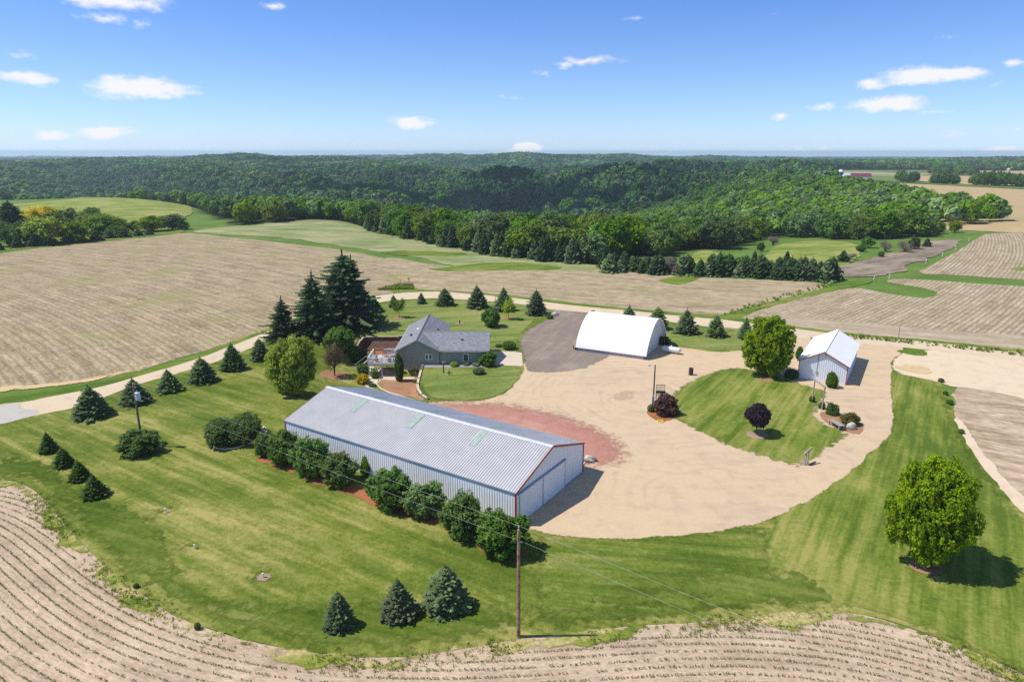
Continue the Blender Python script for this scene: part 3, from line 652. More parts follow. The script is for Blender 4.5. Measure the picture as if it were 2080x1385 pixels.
def conifer(seed, levels=22, nb=13, prof=.85, droop=.12, base=.02, seg=5, wid=.085, jit=.16, gap=0.0, tip=.95):
    r = np.random.default_rng(seed); V = []; lv = []
    for i in range(levels):
        t = (i + r.uniform(-.25, .25)) / levels; t = min(max(t, 0), .985)
        z0 = base + (tip - base) * t
        rad = .5 * (1 - t) ** prof * (1 + r.normal(0, jit * .4)) + .012
        n = max(4, int(nb * (rad / .5) ** .6 + 2)); a0 = r.uniform(0, 6.28)
        for k in range(n):
            if gap and r.random() < gap: continue
            a = a0 + 6.2832 * k / n + r.normal(0, .16); L = rad * (1 + r.normal(0, jit))
            d = np.array([math.cos(a), math.sin(a), 0]); s = np.array([-d[1], d[0], 0]); sl = -droop * r.uniform(.5, 1.4)
            b = np.clip(r.normal(.45, .22), 0, 1)
            for q in range(seg):
                f0 = .18 + .82 * q / seg; f1 = .18 + .82 * (q + 1.25) / seg
                def pt(f): return d * L * f + np.array([0, 0, z0 + L * (sl * f + .55 * droop * f ** 3)])
                w = wid * (.55 + .9 * (1 - f0)) * (.5 + rad) * r.uniform(.8, 1.3)
                p0, p1 = pt(f0), pt(min(f1, 1.08)); pm = (p0 + p1) / 2
                lift = np.array([0, 0, w * r.uniform(.15, .55)])
                for sg in (1, -1):                                   # two drooping sprays either side of the branch
                    V += [p0 + lift * .6, p1 + lift * .3, p1 + s * sg * w * .55 - np.array([0, 0, w * .35]), pm + s * sg * w * 1.25 - np.array([0, 0, w * .6])]
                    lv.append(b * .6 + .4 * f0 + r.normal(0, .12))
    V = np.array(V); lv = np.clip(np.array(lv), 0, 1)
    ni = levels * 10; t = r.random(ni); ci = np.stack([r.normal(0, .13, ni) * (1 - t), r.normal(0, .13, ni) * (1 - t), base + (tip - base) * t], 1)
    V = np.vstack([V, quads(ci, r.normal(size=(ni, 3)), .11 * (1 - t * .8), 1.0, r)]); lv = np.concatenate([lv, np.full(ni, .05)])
    # leader
    V = np.vstack([V, quads(np.stack([np.zeros(8), np.zeros(8), np.linspace(tip - .03, 1.0, 8)], 1), r.normal(size=(8, 3)) * [1, 1, .1], .035, 1.6, r)]); lv = np.concatenate([lv, np.full(8, .7)])
    return V, lv

def trunk_m(z1, r0, limbs=5, spread=.25, lo=.35, seed=1, top=.75, lean=0.0):
    r = random.Random(seed); m = M()
    m.tube([(0, 0, -.03), (lean * .3 + .006, 0, z1 * .3), (lean * .7, .008, z1 * .65), (lean, 0, z1)], [r0 * 1.25, r0, r0 * .75, r0 * .3], 7)
    for k in range(limbs):
        a = 6.283 * k / limbs + r.uniform(-.4, .4); z = z1 * r.uniform(lo, .8); L = spread * r.uniform(.7, 1.1)
        m.tube([(lean * z / z1, 0, z), (L * .5 * math.cos(a), L * .5 * math.sin(a), z + L * .55), (L * math.cos(a), L * math.sin(a), min(top, z + L * 1.2))], [r0 * .55, r0 * .4, r0 * .12], 5)
    return m

BARK = plain('grey_brown_bark', (.16, .115, .08, 1), .95, .1, 0, .25, 6)
BARK_D = plain('dark_bark', (.075, .058, .045, 1), .95, .1, 0, .25, 6)

LEAF = {
 'maple': foliage('maple_leaves', (.075, .175, .010, 1), (.42, .56, .028, 1), .46, .10),
 'lime': foliage('pale_maple_leaves', (.13, .24, .02, 1), (.56, .68, .07, 1), .48, .10),
 'lilac': foliage('lilac_leaves', (.062, .15, .026, 1), (.26, .39, .09, 1), .38, .28),
 'deep': foliage('deep_green_leaves', (.052, .132, .02, 1), (.215, .34, .06, 1), .38, .2),
 'yew': foliage('yew_needles', (.03, .08, .012, 1), (.12, .21, .034, 1), .28, .15),
 'spruce': foliage('blue_green_spruce_needles', (.046, .086, .032, 1), (.215, .295, .115, 1), .2, .28, .06),
 'darkspruce': foliage('dark_spruce_needles', (.018, .044, .017, 1), (.082, .142, .052, 1), .12, .2, .05),
 'arbor': foliage('arborvitae_sprays', (.03, .08, .014, 1), (.135, .215, .04, 1), .26, .2, .08),
 'plum': foliage('purple_plum_leaves', (.008, .005, .010, 1), (.055, .035, .05, 1), .15, .1),
 'bronze': foliage('bronze_ninebark_leaves', (.03, .014, .012, 1), (.15, .078, .062, 1), .2, .1),
 'olive': foliage('olive_brown_leaves', (.06, .07, .012, 1), (.22, .20, .05, 1), .3, .2),
 'yellow': foliage('golden_yellow_leaves', (.30, .22, .004, 1), (.78, .58, .01, 1), .35, .1),
 'redleaf': foliage('thin_reddish_leaves', (.09, .06, .03, 1), (.25, .17, .085, 1), .35, .1),
 'wood': foliage('woodland_leaves', (.04, .115, .015, 1), (.20, .34, .045, 1), .35, .55),
 'woodlime': foliage('yellow_green_woodland_leaves', (.06, .14, .012, 1), (.28, .39, .03, 1), .38, .25),  # lighter yellow-green leaf tone of some woodland trees
 'golden': foliage('golden_tree_leaves', (.48, .42, .006, 1), (.95, .80, .01, 1), .42, .05),
 'farwood': foliage('far_woodland_leaves', (.022, .076, .017, 1), (.13, .245, .048, 1), .24, .65),
 'grey': foliage('bare_grey_twigs', (.12, .10, .085, 1), (.30, .26, .22, 1), .2, .2),
 'corn': foliage('young_corn_leaves', (.07, .12, .02, 1), (.19, .25, .05, 1), .35, .0),
 'tuft': foliage('rank_grass_blades', (.11, .18, .02, 1), (.36, .42, .08, 1), .4, .0),
}

_mesh = {}
def keep(name, V, lv, mat):
    me = npmesh(name, V, len(lv), 4, lv); me.materials.append(LEAF[mat]); return me

def ell(cx, cy, cz, r, rz=None): return (cx, cy, cz, r, r, rz or r)
def lobed(seed, n, R0, cz, rz, lo=.28, hi=.36, ring=.24, zs=.16, core=True):
    r = random.Random(seed); L = [ell(0, 0, cz, R0, rz)] if core else []
    for k in range(n):
        a = 6.283 * k / n * 1.618 * 2 + r.uniform(-.3, .3); q = ring * r.uniform(.75, 1.1)
        s = r.uniform(lo, hi)
        L.append(ell(q * math.cos(a), q * math.sin(a), cz + zs * r.uniform(-1.1, 1.1), min(s, .5 - q * .6 + .06), s * rz / R0 * .8))
    return L

def bumpy(seed, n, R0, cz, rz, lr, core=.86, squash=1.0):
    r = random.Random(seed); L = [(0, 0, cz, R0 * core, R0 * core, rz * core)]
    for k in range(n):
        t = (k + .5) / n; z = 1 - 2 * t; a = 2.39996 * k + r.uniform(-.25, .25); q = math.sqrt(1 - z * z); s = lr * r.uniform(.75, 1.3); f = r.uniform(.86, 1.06)
        L.append((R0 * f * q * math.cos(a), R0 * f * q * math.sin(a), cz + rz * f * z * squash, s, s, s * rz / R0))
    return L

def proto(key):
    """crown mesh of a kind, made once"""
    if key in _mesh: return _mesh[key]
    k, _, s = key.partition(':'); s = int(s or 0)
    if k in ('maple', 'lime'):
        V, lv = crown(10 + s, bumpy(3 + s, 34, .38, .50, .38, .125), 2500, 18, .024, .0135, .12, .5, .34, .16, floor=.05)
    elif k in ('lilac', 'deep', 'olive', 'bronze', 'yellow'):
        V, lv = crown(30 + s, bumpy(11 + s * 3, 15, .33, .46, .36, .175), 950, 16, .040, .021, .10, .45, .45, .26, floor=.02)
        if k == 'bronze': V, lv = crown(31, lobed(12, 9, .30, .42, .36, .16, .25, .28, .2), 520, 9, .075, .035, .08, .5, .5, .35, 1.7)
    elif k == 'plum':
        V, lv = crown(44, lobed(19, 8, .34, .62, .30, .16, .24, .26, .16), 700, 11, .06, .032, .12, .4, .35, .2, floor=.28)
    elif k == 'ball':
        V, lv = crown(50 + s, [ell(0, 0, .48, .47, .50)], 700, 9, .05, .02, .06, .4, .16, .08, floor=.0)
    elif k == 'yew':
        V, lv = crown(55, [(-.25, 0, .42, .26, .30, .50), (.22, .02, .46, .29, .32, .52), (0, 0, .3, .3, .28, .4)], 1700, 12, .026, .013, .05, .5, .2, .1, floor=.0)
    elif k == 'arbor':
        r = np.random.default_rng(60 + s); V, lv = crown(60 + s, [ell(0, 0, .36, .46, .40), ell(.06, .03, .62, .36, .36), ell(-.12, 0, .5, .36, .36)], 900, 9, .055, .02, .08, .9, .25, .14, floor=.0)
    elif k == 'arborpair':
        V, lv = crown(62, [ell(-.16, .02, .45, .27, .55), ell(.18, -.02, .40, .25, .5), ell(0, 0, .2, .42, .24)], 900, 9, .05, .02, .08, .9, .25, .14, floor=.0)
    elif k == 'thin':
        V, lv = crown(70 + s, lobed(23 + s, 7, .26, .66, .26, .14, .2, .25, .2), 170, 8, .07, .05, .0, .4, .7, .35, floor=.28)
    elif k == 'vase':
        V, lv = crown(75, [(0, 0, .72, .42, .42, .26), (.15, .1, .6, .3, .3, .26), (-.15, -.1, .62, .3, .3, .28)], 420, 6, .032, .06, .0, .5, .9, .3, 1.6, floor=.3)
    elif k == 'spruce':
        V, lv = conifer(80 + s, 24 + s, 21, (.72, .82, .62, .75, .56)[s % 5], (.14, .10, .18, .12, .16)[s % 5], .0, 7, .075, .17)
    elif k == 'wind':
        V, lv = conifer(90 + s, 13, 10, .68, .14, .0, 3, .20, .2)
    elif k == 'tall':
        V, lv = conifer(95 + s, 30, 16, (.42, .62)[s % 2], .20, .05, 9, .048, .30, .14)
        if s % 2 == 0:                                             # an old crown with several leaders
            for q, (dx, dy, sc_, hz) in enumerate([(.17, .05, .62, .86), (-.15, .10, .6, .93), (.05, -.16, .55, .8), (.22, .0, .42, .66)]):
                V2, l2 = conifer(190 + q, 24, 13, .5, .22, .2, 7, .055, .3, .16); V2[:, :2] = V2[:, :2] * sc_ + np.array([dx, dy]) * .8; V2[:, 2] *= hz; V = np.vstack([V, V2]); lv = np.concatenate([lv, l2])
    elif k == 'wood':
        V, lv = crown(100 + s, bumpy(31 + s * 7, 14, .34, .54, .34, .16), 420, 7, .062, .034, .12, .45, .35, .28, floor=.12)
    elif k == 'poplar':
        V, lv = crown(120 + s, bumpy(61 + s, 12, .30, .52, .38, .16), 400, 7, .062, .034, .12, .45, .4, .25, floor=.1)
    elif k == 'twig':
        V, lv = crown(130, lobed(71, 6, .3, .5, .4, .2, .28, .26, .2), 200, 6, .11, .06, .0, .6, .8, .3, .22, floor=.02)
    else: raise KeyError(key)
    if k not in ('spruce', 'wind', 'tall'):
        for ax in (0, 1): lo_, hi_ = np.percentile(V[:, ax], (.25, 99.75)); V[:, ax] = (V[:, ax] - (lo_ + hi_) / 2) / (hi_ - lo_)
        V[:, 2] /= np.percentile(V[:, 2], 99.9)
    me = npmesh('crown', V, len(lv), 4, lv); _mesh[key] = me; return me

def crown_mesh(key, mat):
    kk = key + '|' + mat
    if kk not in _mesh:
        me = proto(key)
        if me.users > 0 or me.materials: me = me.copy()
        me.materials.clear(); me.materials.append(LEAF[mat]); _mesh[kk] = me
    return _mesh[kk]

TRUNKS = {}
def trunk_mesh(kind):
    if kind not in TRUNKS:
        if kind == 'conifer': m = M().tube([(0, 0, -.02), (0, 0, .4), (0, 0, .93)], [.03, .02, .003], 6); mt = BARK_D
        elif kind == 'tallpine': m = trunk_m(.93, .035, 6, .2, .2, 3, .8); mt = BARK_D
        elif kind == 'broad': m = trunk_m(.72, .032, 6, .26, .3, 2); mt = BARK
        elif kind == 'slim': m = trunk_m(.8, .018, 6, .2, .45, 4); mt = BARK
        elif kind == 'vase':
            m = M(); mt = BARK_D; r = random.Random(5)
            for k in range(9):
                a = .7 * k; L = r.uniform(.2, .42)
                m.tube([(.01 * math.cos(a), .01 * math.sin(a), -.02), (.02 * math.cos(a), .02 * math.sin(a), .22), (L * .5 * math.cos(a), L * .5 * math.sin(a), .5), (L * math.cos(a), L * math.sin(a), .9)], [.02, .017, .011, .003], 5)
        elif kind == 'wood': m = trunk_m(.7, .03, 4, .24, .25, 6); mt = BARK
        else:
            m = M(); mt = BARK_D; r = random.Random(8)
            for k in range(5):
                a = 1.257 * k; m.tube([(.02 * math.cos(a), .02 * math.sin(a), -.02), (.1 * math.cos(a), .1 * math.sin(a), .25), (.22 * math.cos(a), .22 * math.sin(a), .55)], [.03, .02, .006], 5)
        me = bpy.data.meshes.new('trunk'); me.from_pydata(m.v, [], m.f); me.update(); me.materials.append(mt)
        me.polygons.foreach_set('use_smooth', [True] * len(me.polygons)); TRUNKS[kind] = me
    return TRUNKS[kind]

def plant(name, key, mat, trunk, p, w, ht, label, cat, group=None, part='crown', rz=None, parts=True):
    rz = random.uniform(0, 6.28) if rz is None else rz
    t = thing(name, label, cat, p, rz, group, (w, w, ht))
    link(part, crown_mesh(key, mat), None, t)
    if trunk: link('stems' if trunk == 'shrub' else 'trunk', trunk_mesh(trunk), None, t).name = 'stem' if trunk == 'shrub' else 'trunk'
    return t

def at(name, key, mat, trunk, bx, by, ty, wpx, label, cat='tree', group=None, part='crown', rz=None, hk=1.0):
    if trunk == 'shrub': by -= .10 * wpx
    p = GP(bx, by); w = wpx * MPP(p) / math.hypot(1, (bx - CX) / F); ht = max(.25, HT(p, ty)) * hk
    return plant(name, key, mat, trunk, p, w, ht, label, cat, group, part, rz)

# ---- big broadleaf trees
at('maple_tree', 'maple:0', 'maple', 'broad', 1880, 1150, 938, 178, 'big round bright green maple standing alone on the lawn beside the soil field', part='crown')
at('maple_tree', 'maple:1', 'lime', 'broad', 596, 800, 684, 104, 'yellow-green maple behind the far end of the long metal shed')
at('maple_tree', 'maple:2', 'maple', 'broad', 1556, 762, 642, 102, 'green maple crowding against the white gabled garage')
at('round_tree', 'maple:3', 'lilac', 'broad', 690, 716, 664, 62, 'round mid-green tree behind the reddish thin tree near the deck')
at('reddish_tree', 'vase', 'redleaf', 'vase', 680, 763, 697, 44, 'thin vase-shaped tree with reddish leaves on a brown mulch circle')
at('plum_tree', 'plum', 'plum', 'slim', 1536, 882, 822, 55, 'dark purple-leaved plum tree on the striped lawn island')
at('shrubby_tree', 'lilac:3', 'deep', 'slim', 998, 664, 625, 38, 'bushy green tree on an orange mulch circle behind the house')
at('young_tree', 'thin:0', 'lime', 'slim', 1033, 649, 604, 28, 'young tree with a bare thin stem on the lawn before the road spruces')
at('young_tree', 'thin:1', 'lilac', 'slim', 811, 645, 606, 26, 'spindly young tree behind the house roof, near the smallest spruces')
# ---- spruces along the road, counted from the left pole onwards
g = 'spruces lining the farm road'
row = [(188, 846, 780, 84, 0, 'widest spruce of the road row, where the gravel meets the grey paving'),
       (275, 818, 766, 72, 1, 'spruce of the road row directly behind the transformer pole'),
       (344, 794, 748, 54, 3, 'spruce of the road row, next after the one behind the transformer pole'),
       (412, 775, 724, 62, 2, 'spruce of the road row midway between transformer pole and yellow-green maple'),
       (474, 751, 694, 52, 0, 'spruce of the road row, last but one before the yellow-green maple'),
       (529, 731, 686, 42, 4, 'small spruce of the road row half beside the yellow-green maple')]
for bx, by, ty, w, s, lb in row: at('spruce_tree', f'spruce:{s}', 'spruce', 'conifer', bx, by, ty, w, lb, group=g)
row = [(760, 634, 600, 36, 3, 'dark', 'low spruce at the shaded foot of the tall dark conifers'),
       (800, 624, 598, 24, 1, '', 'slim small spruce by the spindly young tree'),
       (856, 617, 593, 20, 0, '', 'smallest spruce on the road bend behind the house'),
       (904, 620, 583, 38, 2, '', 'spruce on the road bend between the smallest and the bluest one'),
       (969, 625, 577, 44, 0, '', 'tall bluish spruce on the road bend behind the house'),
       (1023, 631, 581, 42, 3, '', 'spruce behind the young tree with the bare stem'),
       (1089, 639, 587, 42, 4, '', 'dense spruce at the mouth of the asphalt drive'),
       (1277, 664, 618, 46, 1, '', 'spruce half hidden behind the white arched building'),
       (1335, 668, 622, 46, 4, '', 'bushy spruce at the open end of the white arched building'),
       (1393, 677, 626, 50, 0, '', 'spruce with layered boughs behind the propane tank'),
       (1453, 684, 637, 40, 2, '', 'spruce on the roadside lawn between the propane tank and the big maple'),
       (1513, 688, 642, 34, 3, '', 'spruce peeping out behind the maple by the garage')]
for bx, by, ty, w, s, d, lb in row: at('spruce_tree', f'spruce:{s}', 'darkspruce' if d else 'spruce', 'conifer', bx, by, ty, w, lb, group='spruces around the road bend')
for bx, by, ty, w, s, lb in [(100, 918, 875, 44, 1, 'first small spruce of the short lawn row, nearest the grey paving'), (131, 947, 908, 46, 4, 'second small spruce of the short lawn row'),
                             (163, 974, 934, 50, 0, 'third small spruce of the short lawn row'), (194, 1008, 962, 58, 3, 'last small spruce of the short lawn row, nearest the planted field')]:
    at('spruce_tree', f'spruce:{s}', 'arbor', 'conifer', bx, by, ty, w, lb, group='short row of small spruces on the lawn')
for bx, by, ty, w, s, lb in [(690, 1272, 1199, 62, 4, 'narrow young spruce farthest from the wooden power pole'), (810, 1250, 1172, 76, 3, 'thin-topped pointed young spruce between two fuller ones'),
                             (906, 1232, 1144, 94, 2, 'broad young spruce nearest the wooden power pole')]:
    at('spruce_tree', f'spruce:{s}', 'spruce', 'conifer', bx, by, ty, w, lb, group='three young spruces near the power pole')
at('spruce_tree', 'tall:1', 'darkspruce', 'tallpine', 578, 690, 601, 66, 'dark cone-shaped spruce at the roadside beside the two tallest conifers')
at('spruce_tree', 'tall:1', 'darkspruce', 'tallpine', 642, 686, 549, 98, 'tall dark blue spruce leaning against the tallest conifer')
at('spruce_tree', 'tall:0', 'darkspruce', 'tallpine', 704, 664, 508, 124, 'tallest dark ragged conifer beside the road bend')
# ---- lilac row along the long wall of the metal shed
g = 'leafy shrubs along the shed wall'
for k, (bx, by, ty, w, s, mt, lb) in enumerate([
   (538, 930, 880, 42, 0, 'lilac', 'small shrub at the far end of the row by the long shed wall'), (580, 948, 876, 66, 1, 'deep', 'dark full shrub second from the far end of the shed wall'),
   (634, 974, 886, 84, 2, 'lilac', 'tall open shrub by the shed wall with a leaning side branch'), (693, 990, 921, 76, 3, 'deep', 'round shrub by the shed wall, just before the gap with a thin sapling'),
   (745, 968, 926, 26, 4, 'lilac', 'thin sapling in the gap of the shrub row by the shed wall'), (793, 1040, 954, 92, 5, 'deep', 'big round shrub just after the gap in the row by the shed wall'),
   (866, 1054, 980, 80, 0, 'lilac', 'lighter open shrub third from the gable end of the shed'), (942, 1095, 1004, 96, 2, 'deep', 'ragged shrub second from the gable end of the shed'),
   (1020, 1130, 1038, 108, 3, 'deep', 'largest shrub of the row, at the gable end behind the power pole')]):
    at('leafy_shrub', f'lilac:{s}', mt, 'shrub', bx, by, ty, w, lb, 'shrub', g, 'foliage')
# ---- garden shrubs
def sh(name, key, mat, bx, by, ty, w, lb, cat='shrub', rz=None, group=None): return at(name, key, mat, 'shrub', bx, by, ty, w, lb, cat, group, 'foliage', rz)
sh('yew_shrub', 'yew', 'yew', 476, 905, 845, 114, 'two-lobed dark clipped yew in a pale edged bed', rz=R(18))
sh('open_shrub', 'lilac:4', 'deep', 288, 927, 872, 98, 'loose spreading shrub around the foot of the transformer pole')
sh('ninebark_shrub', 'bronze', 'bronze', 1350, 846, 804, 48, 'bronze-purple arching shrub beside the yard light pole')
sh('low_shrub', 'ball:1', 'yew', 1322, 838, 821, 15, 'small dark green shrub at the base of the yard light pole')
sh('arborvitae', 'arbor:1', 'arbor', 1689, 790, 755, 26, 'brownish cone-shaped arborvitae before the garage wall', 'shrub')
sh('arborvitae', 'arborpair', 'arbor', 1690, 845, 817, 28, 'double-peaked arborvitae behind the grey bench', 'shrub')
sh('arborvitae', 'arbor:0', 'arbor', 1623, 732, 704, 18, 'slim arborvitae showing behind the garage roof edge', 'shrub')
sh('dark_shrub', 'ball:0', 'yew', 1607, 772, 750, 30, 'dark shrub in shade between the maple and the garage')
sh('brown_green_shrub', 'olive:2', 'olive', 1727, 866, 838, 42, 'brownish green spreading shrub behind the pale boulder in the bench bed')
sh('ball_shrub', 'ball:1', 'spruce', 1714, 871, 860, 15, 'little round blue-green shrub between the grey bench and the boulder')
sh('low_shrub', 'ball:0', 'yew', 1649, 818, 804, 13, 'tuft of greenery at the farther post of the grey timber arbour')
sh('low_shrub', 'ball:1', 'yew', 1669, 832, 816, 15, 'tuft of greenery at the nearer post of the grey timber arbour')
sh('round_shrub', 'olive:3', 'olive', 1347, 702, 682, 27, 'yellowish round shrub between the arched building and the propane tank')
sh('round_shrub', 'ball:0', 'deep', 1034, 712, 693, 29, 'clipped round shrub on the lawn above the concrete pad')
sh('low_shrub', 'ball:1', 'yew', 1014, 706, 699, 18, 'low spreading shrub at the garage corner by the concrete pad')
sh('round_shrub', 'deep:1', 'deep', 991, 746, 713, 38, 'big rounded shrub hiding the garage corner')
sh('low_shrub', 'ball:0', 'lime', 923, 746, 735, 18, 'bright green round shrub under the double window')
sh('low_shrub', 'ball:1', 'spruce', 947, 744, 737, 14, 'small grey-green round shrub under the single window')
sh('low_shrub', 'ball:0', 'lilac', 967, 745, 736, 16, 'light green shrub behind the lamp post')
sh('low_shrub', 'ball:2', 'spruce', 972, 762, 746, 25, 'bluish shrub at the foot of the lamp post')
sh('arborvitae', 'arbor:2', 'arbor', 812, 776, 717, 20, 'tall columnar dark arborvitae against the house gable', 'shrub')
sh('low_shrub', 'ball:0', 'deep', 843, 778, 771, 11, 'little green cushion shrub alone on the brown mulch')
sh('yellow_shrub', 'yellow:0', 'yellow', 738, 781, 760, 28, 'brilliant golden yellow shrub below the deck')
sh('round_shrub', 'olive:1', 'deep', 738, 762, 738, 26, 'grey-green rounded shrub under the deck corner')
sh('low_shrub', 'ball:1', 'lilac', 761, 770, 748, 18, 'leafy shrub between the deck posts')
sh('dark_shrub', 'deep:2', 'yew', 735, 738, 710, 34, 'dark tall shrub behind the deck beside the pergola')
sh('round_shrub', 'deep:3', 'lilac', 716, 735, 700, 36, 'spreading shrub between the round tree and the pergola')
sh('low_shrub', 'ball:0', 'yew', 757, 787, 779, 16, 'ground-hugging plant beside the curved path')
sh('low_shrub', 'ball:2', 'deep', 1117, 649, 639, 14, 'round bush beside white stones at the drive mouth')
for bx, by, ty, w, lb in [(1911, 778, 768, 14, 'first little bush on the lawn edge by the sandy lot'), (1920, 803, 794, 12, 'second little bush on the lawn edge by the sandy lot'), (1928, 822, 811, 18, 'third little bush on the lawn edge by the soil field'),
                          (1952, 882, 871, 14, 'dark little bush where the sandy strip meets the lawn'), (1985, 989, 975, 14, 'tiny sapling beside the big round maple'), (277, 1195, 1184, 13, 'tiny sapling in the green part of the weedy verge'),
                          (402, 1279, 1264, 14, 'tiny dark sapling in the weedy verge before the planted field')]:
    sh('sapling', 'ball:1', 'deep', bx, by, ty, w, lb, 'sapling')

# ---- left grove beyond the west field
g = 'trees beyond the pale west field'
grove = [(28, 478, 418, 58, 'tall:0', 'darkspruce', 'conifer', 'dark broad conifer at the frame edge beyond the west field'), (88, 470, 427, 76, 'wood:0', 'golden', 'wood', 'golden yellow tree beyond the west field'),
  (95, 496, 449, 74, 'wood:1', 'lime', 'wood', 'pale green rounded tree in front of the golden one'), (140, 472, 431, 66, 'wood:2', 'woodlime', 'wood', 'green tree just behind the golden tree'), (20, 500, 458, 50, 'wood:3', 'wood', 'wood', 'grey-green tree at the very edge beyond the west field'),
  (52, 495, 456, 44, 'wood:4', 'wood', 'wood', 'small dull green tree between the dark conifer and the row of spruces'), (150, 492, 457, 58, 'poplar:0', 'woodlime', 'wood', 'dark green tree in the middle of the grove beyond the west field'), (190, 474, 440, 60, 'wood:1', 'woodlime', 'wood', 'yellow-green tree behind the middle of the grove'),
  (218, 476, 441, 66, 'wood:4', 'woodlime', 'wood', 'bright yellow-green spreading tree in the grove'), (188, 440, 424, 30, 'wood:0', 'woodlime', 'wood', 'lone small tree at the foot of the green hill'), (310, 470, 443, 52, 'wood:2', 'woodlime', 'wood', 'last yellow-green tree at the field corner'),
  (270, 470, 452, 34, 'wood:3', 'wood', 'wood', 'low dark tree before the field corner'), (350, 466, 440, 50, 'wood:1', 'wood', 'wood', 'dark tree at the tip of the grove by the green crop'), (372, 466, 452, 26, 'poplar:1', 'woodlime', 'wood', 'small round tree at the tip of the grove'), (240, 480, 462, 44, 'wood:2', 'wood', 'wood', 'low round tree behind the last spruces of the grove')]
for bx, by, ty, w, key, mt, tr, lb in [(a_, b_, c_ - .22 * (b_ - c_), d_ * 1.25, *r_) for a_, b_, c_, d_, *r_ in grove]: at('conifer_tree' if tr == 'conifer' else 'leafy_tree', key, mt, tr, bx, by, ty, w, lb, group=g)
for k, (bx, by, ty, w) in enumerate([(3, 508, 492, 16), (36, 503, 478, 28), (72, 500, 473, 34), (107, 498, 478, 30), (140, 493, 471, 30), (168, 491, 478, 24), (196, 489, 466, 32), (224, 484, 466, 26), (251, 482, 466, 28), (281, 479, 464, 24), (303, 477, 464, 22)]):
    at('spruce_tree', f'wind:{k % 4}', 'darkspruce', 'conifer', bx, by, ty, w, 'small dark spruce in the front row of the grove beyond the west field', group='small spruces edging the west field')

# ---- windbreak and edge conifers between field and woodland
g = 'dark conifers along the woodland edge'
line = [(740, 468), (790, 478), (850, 492), (905, 503), (960, 513), (1010, 521), (1050, 526), (1100, 531), (1150, 535), (1200, 539)]
pts = []
for (a, b), (c, d) in zip(line[:-1], line[1:]):
    n = max(1, int((c - a) / 12))
    for k in range(n): pts.append((a + (c - a) * k / n + random.uniform(-3, 3), b + (d - b) * k / n))
for k, (px, py) in enumerate(pts):
    p = GP(px, py - .5); q = random.uniform(0, 9); p = (p[0], p[1] + q, float(h(p[0], p[1] + q)))
    ht = random.uniform(5.5, 9.5)
    plant('conifer_tree', f'wind:{k % 4}', 'darkspruce' if k % 3 else 'spruce', 'conifer', p, ht * .55, ht, 'dark conifer on the woodland edge above the green cover crop', 'tree', g)
g = 'conifers of the windbreak before the meadow'
pts = [(1232 + i * 6.1 + random.uniform(-3, 3), 553 + i * .24) for i in range(78)]
for k, (px, py) in enumerate(pts):
    p = GP(px, py); q = random.uniform(0, 8); ht = random.uniform(4.0, 6.9)
    p = (p[0], p[1] + q, float(h(p[0], p[1] + q)))
    tw = (1345 < px < 1378)
    plant('conifer_tree' if not tw else 'bare_shrub', f'wind:{k % 4}' if not tw else 'twig', 'grey' if tw else ('spruce' if k % 4 == 1 else 'darkspruce'), 'conifer', p, ht * (.82 if not tw else .9), ht * (1 if not tw else .8),
          'conifer in the dense windbreak row along the north field' if not tw else 'grey bare shrub standing within the windbreak row', 'tree' if not tw else 'shrub', g if not tw else 'grey bare shrubs of the windbreak')
for bx, by, ty, w, key, mt, nm, lb in [
   (1598, 532, 508, 18, 'wind:0', 'darkspruce', 'conifer_tree', 'lone small conifer on the light green meadow'), (1712, 531, 507, 28, 'wind:1', 'darkspruce', 'conifer_tree', 'dark conifer at the far end of the light green meadow'), (1727, 530, 513, 26, 'twig', 'grey', 'bare_shrub', 'grey twiggy shrub touching the dark meadow conifer'),
   (1764, 503, 481, 32, 'poplar:0', 'wood', 'leafy_tree', 'dark bushy tree between meadow and purple grass'), (1748, 512, 498, 22, 'ball:0', 'deep', 'round_shrub', 'low dark bush before the bushy tree at the meadow end'), (1798, 513, 487, 26, 'twig', 'grey', 'bare_shrub', 'grey leafless shrub on the slope by the purple grass'),
   (1838, 515, 488, 36, 'twig', 'grey', 'bare_shrub', 'wide grey leafless shrub on the slope by the purple grass'), (1856, 506, 480, 26, 'poplar:1', 'wood', 'leafy_tree', 'green bush behind the wide grey shrub'), (1882, 501, 482, 20, 'wind:2', 'darkspruce', 'conifer_tree', 'small conifer by the purple grass'),
   (1789, 523, 510, 14, 'ball:1', 'deep', 'round_shrub', 'little dark bush on the slope below the grey shrubs'), (1545, 510, 492, 18, 'poplar:1', 'wood', 'leafy_tree', 'round green tree at the corner of the small clearing'), (1905, 474, 449, 30, 'wood:1', 'woodlime', 'leafy_tree', 'light green tree at the end of the woodland tongue'),
   (1938, 472, 447, 30, 'wood:2', 'woodlime', 'leafy_tree', 'light green outermost tree beside the golden field'), (1880, 474, 456, 22, 'wood:3', 'woodlime', 'leafy_tree', 'small light green tree beside the outermost pair'),
   (1500, 555, 520, 30, 'poplar:0', 'wood', 'leafy_tree', 'leafy bush rising behind the windbreak'), (1530, 553, 506, 26, 'wind:3', 'darkspruce', 'conifer_tree', 'taller conifer rising behind the windbreak'), (1570, 500, 478, 30, 'twig', 'grey', 'bare_shrub', 'grey bare shrub where meadow meets woodland')]:
    at(nm, key, mt, 'conifer' if 'conifer' in nm else 'wood' if 'tree' in nm else 'shrub', bx, by, ty, w, lb, 'tree' if 'tree' in nm else 'shrub', part='crown' if 'tree' in nm else 'foliage')

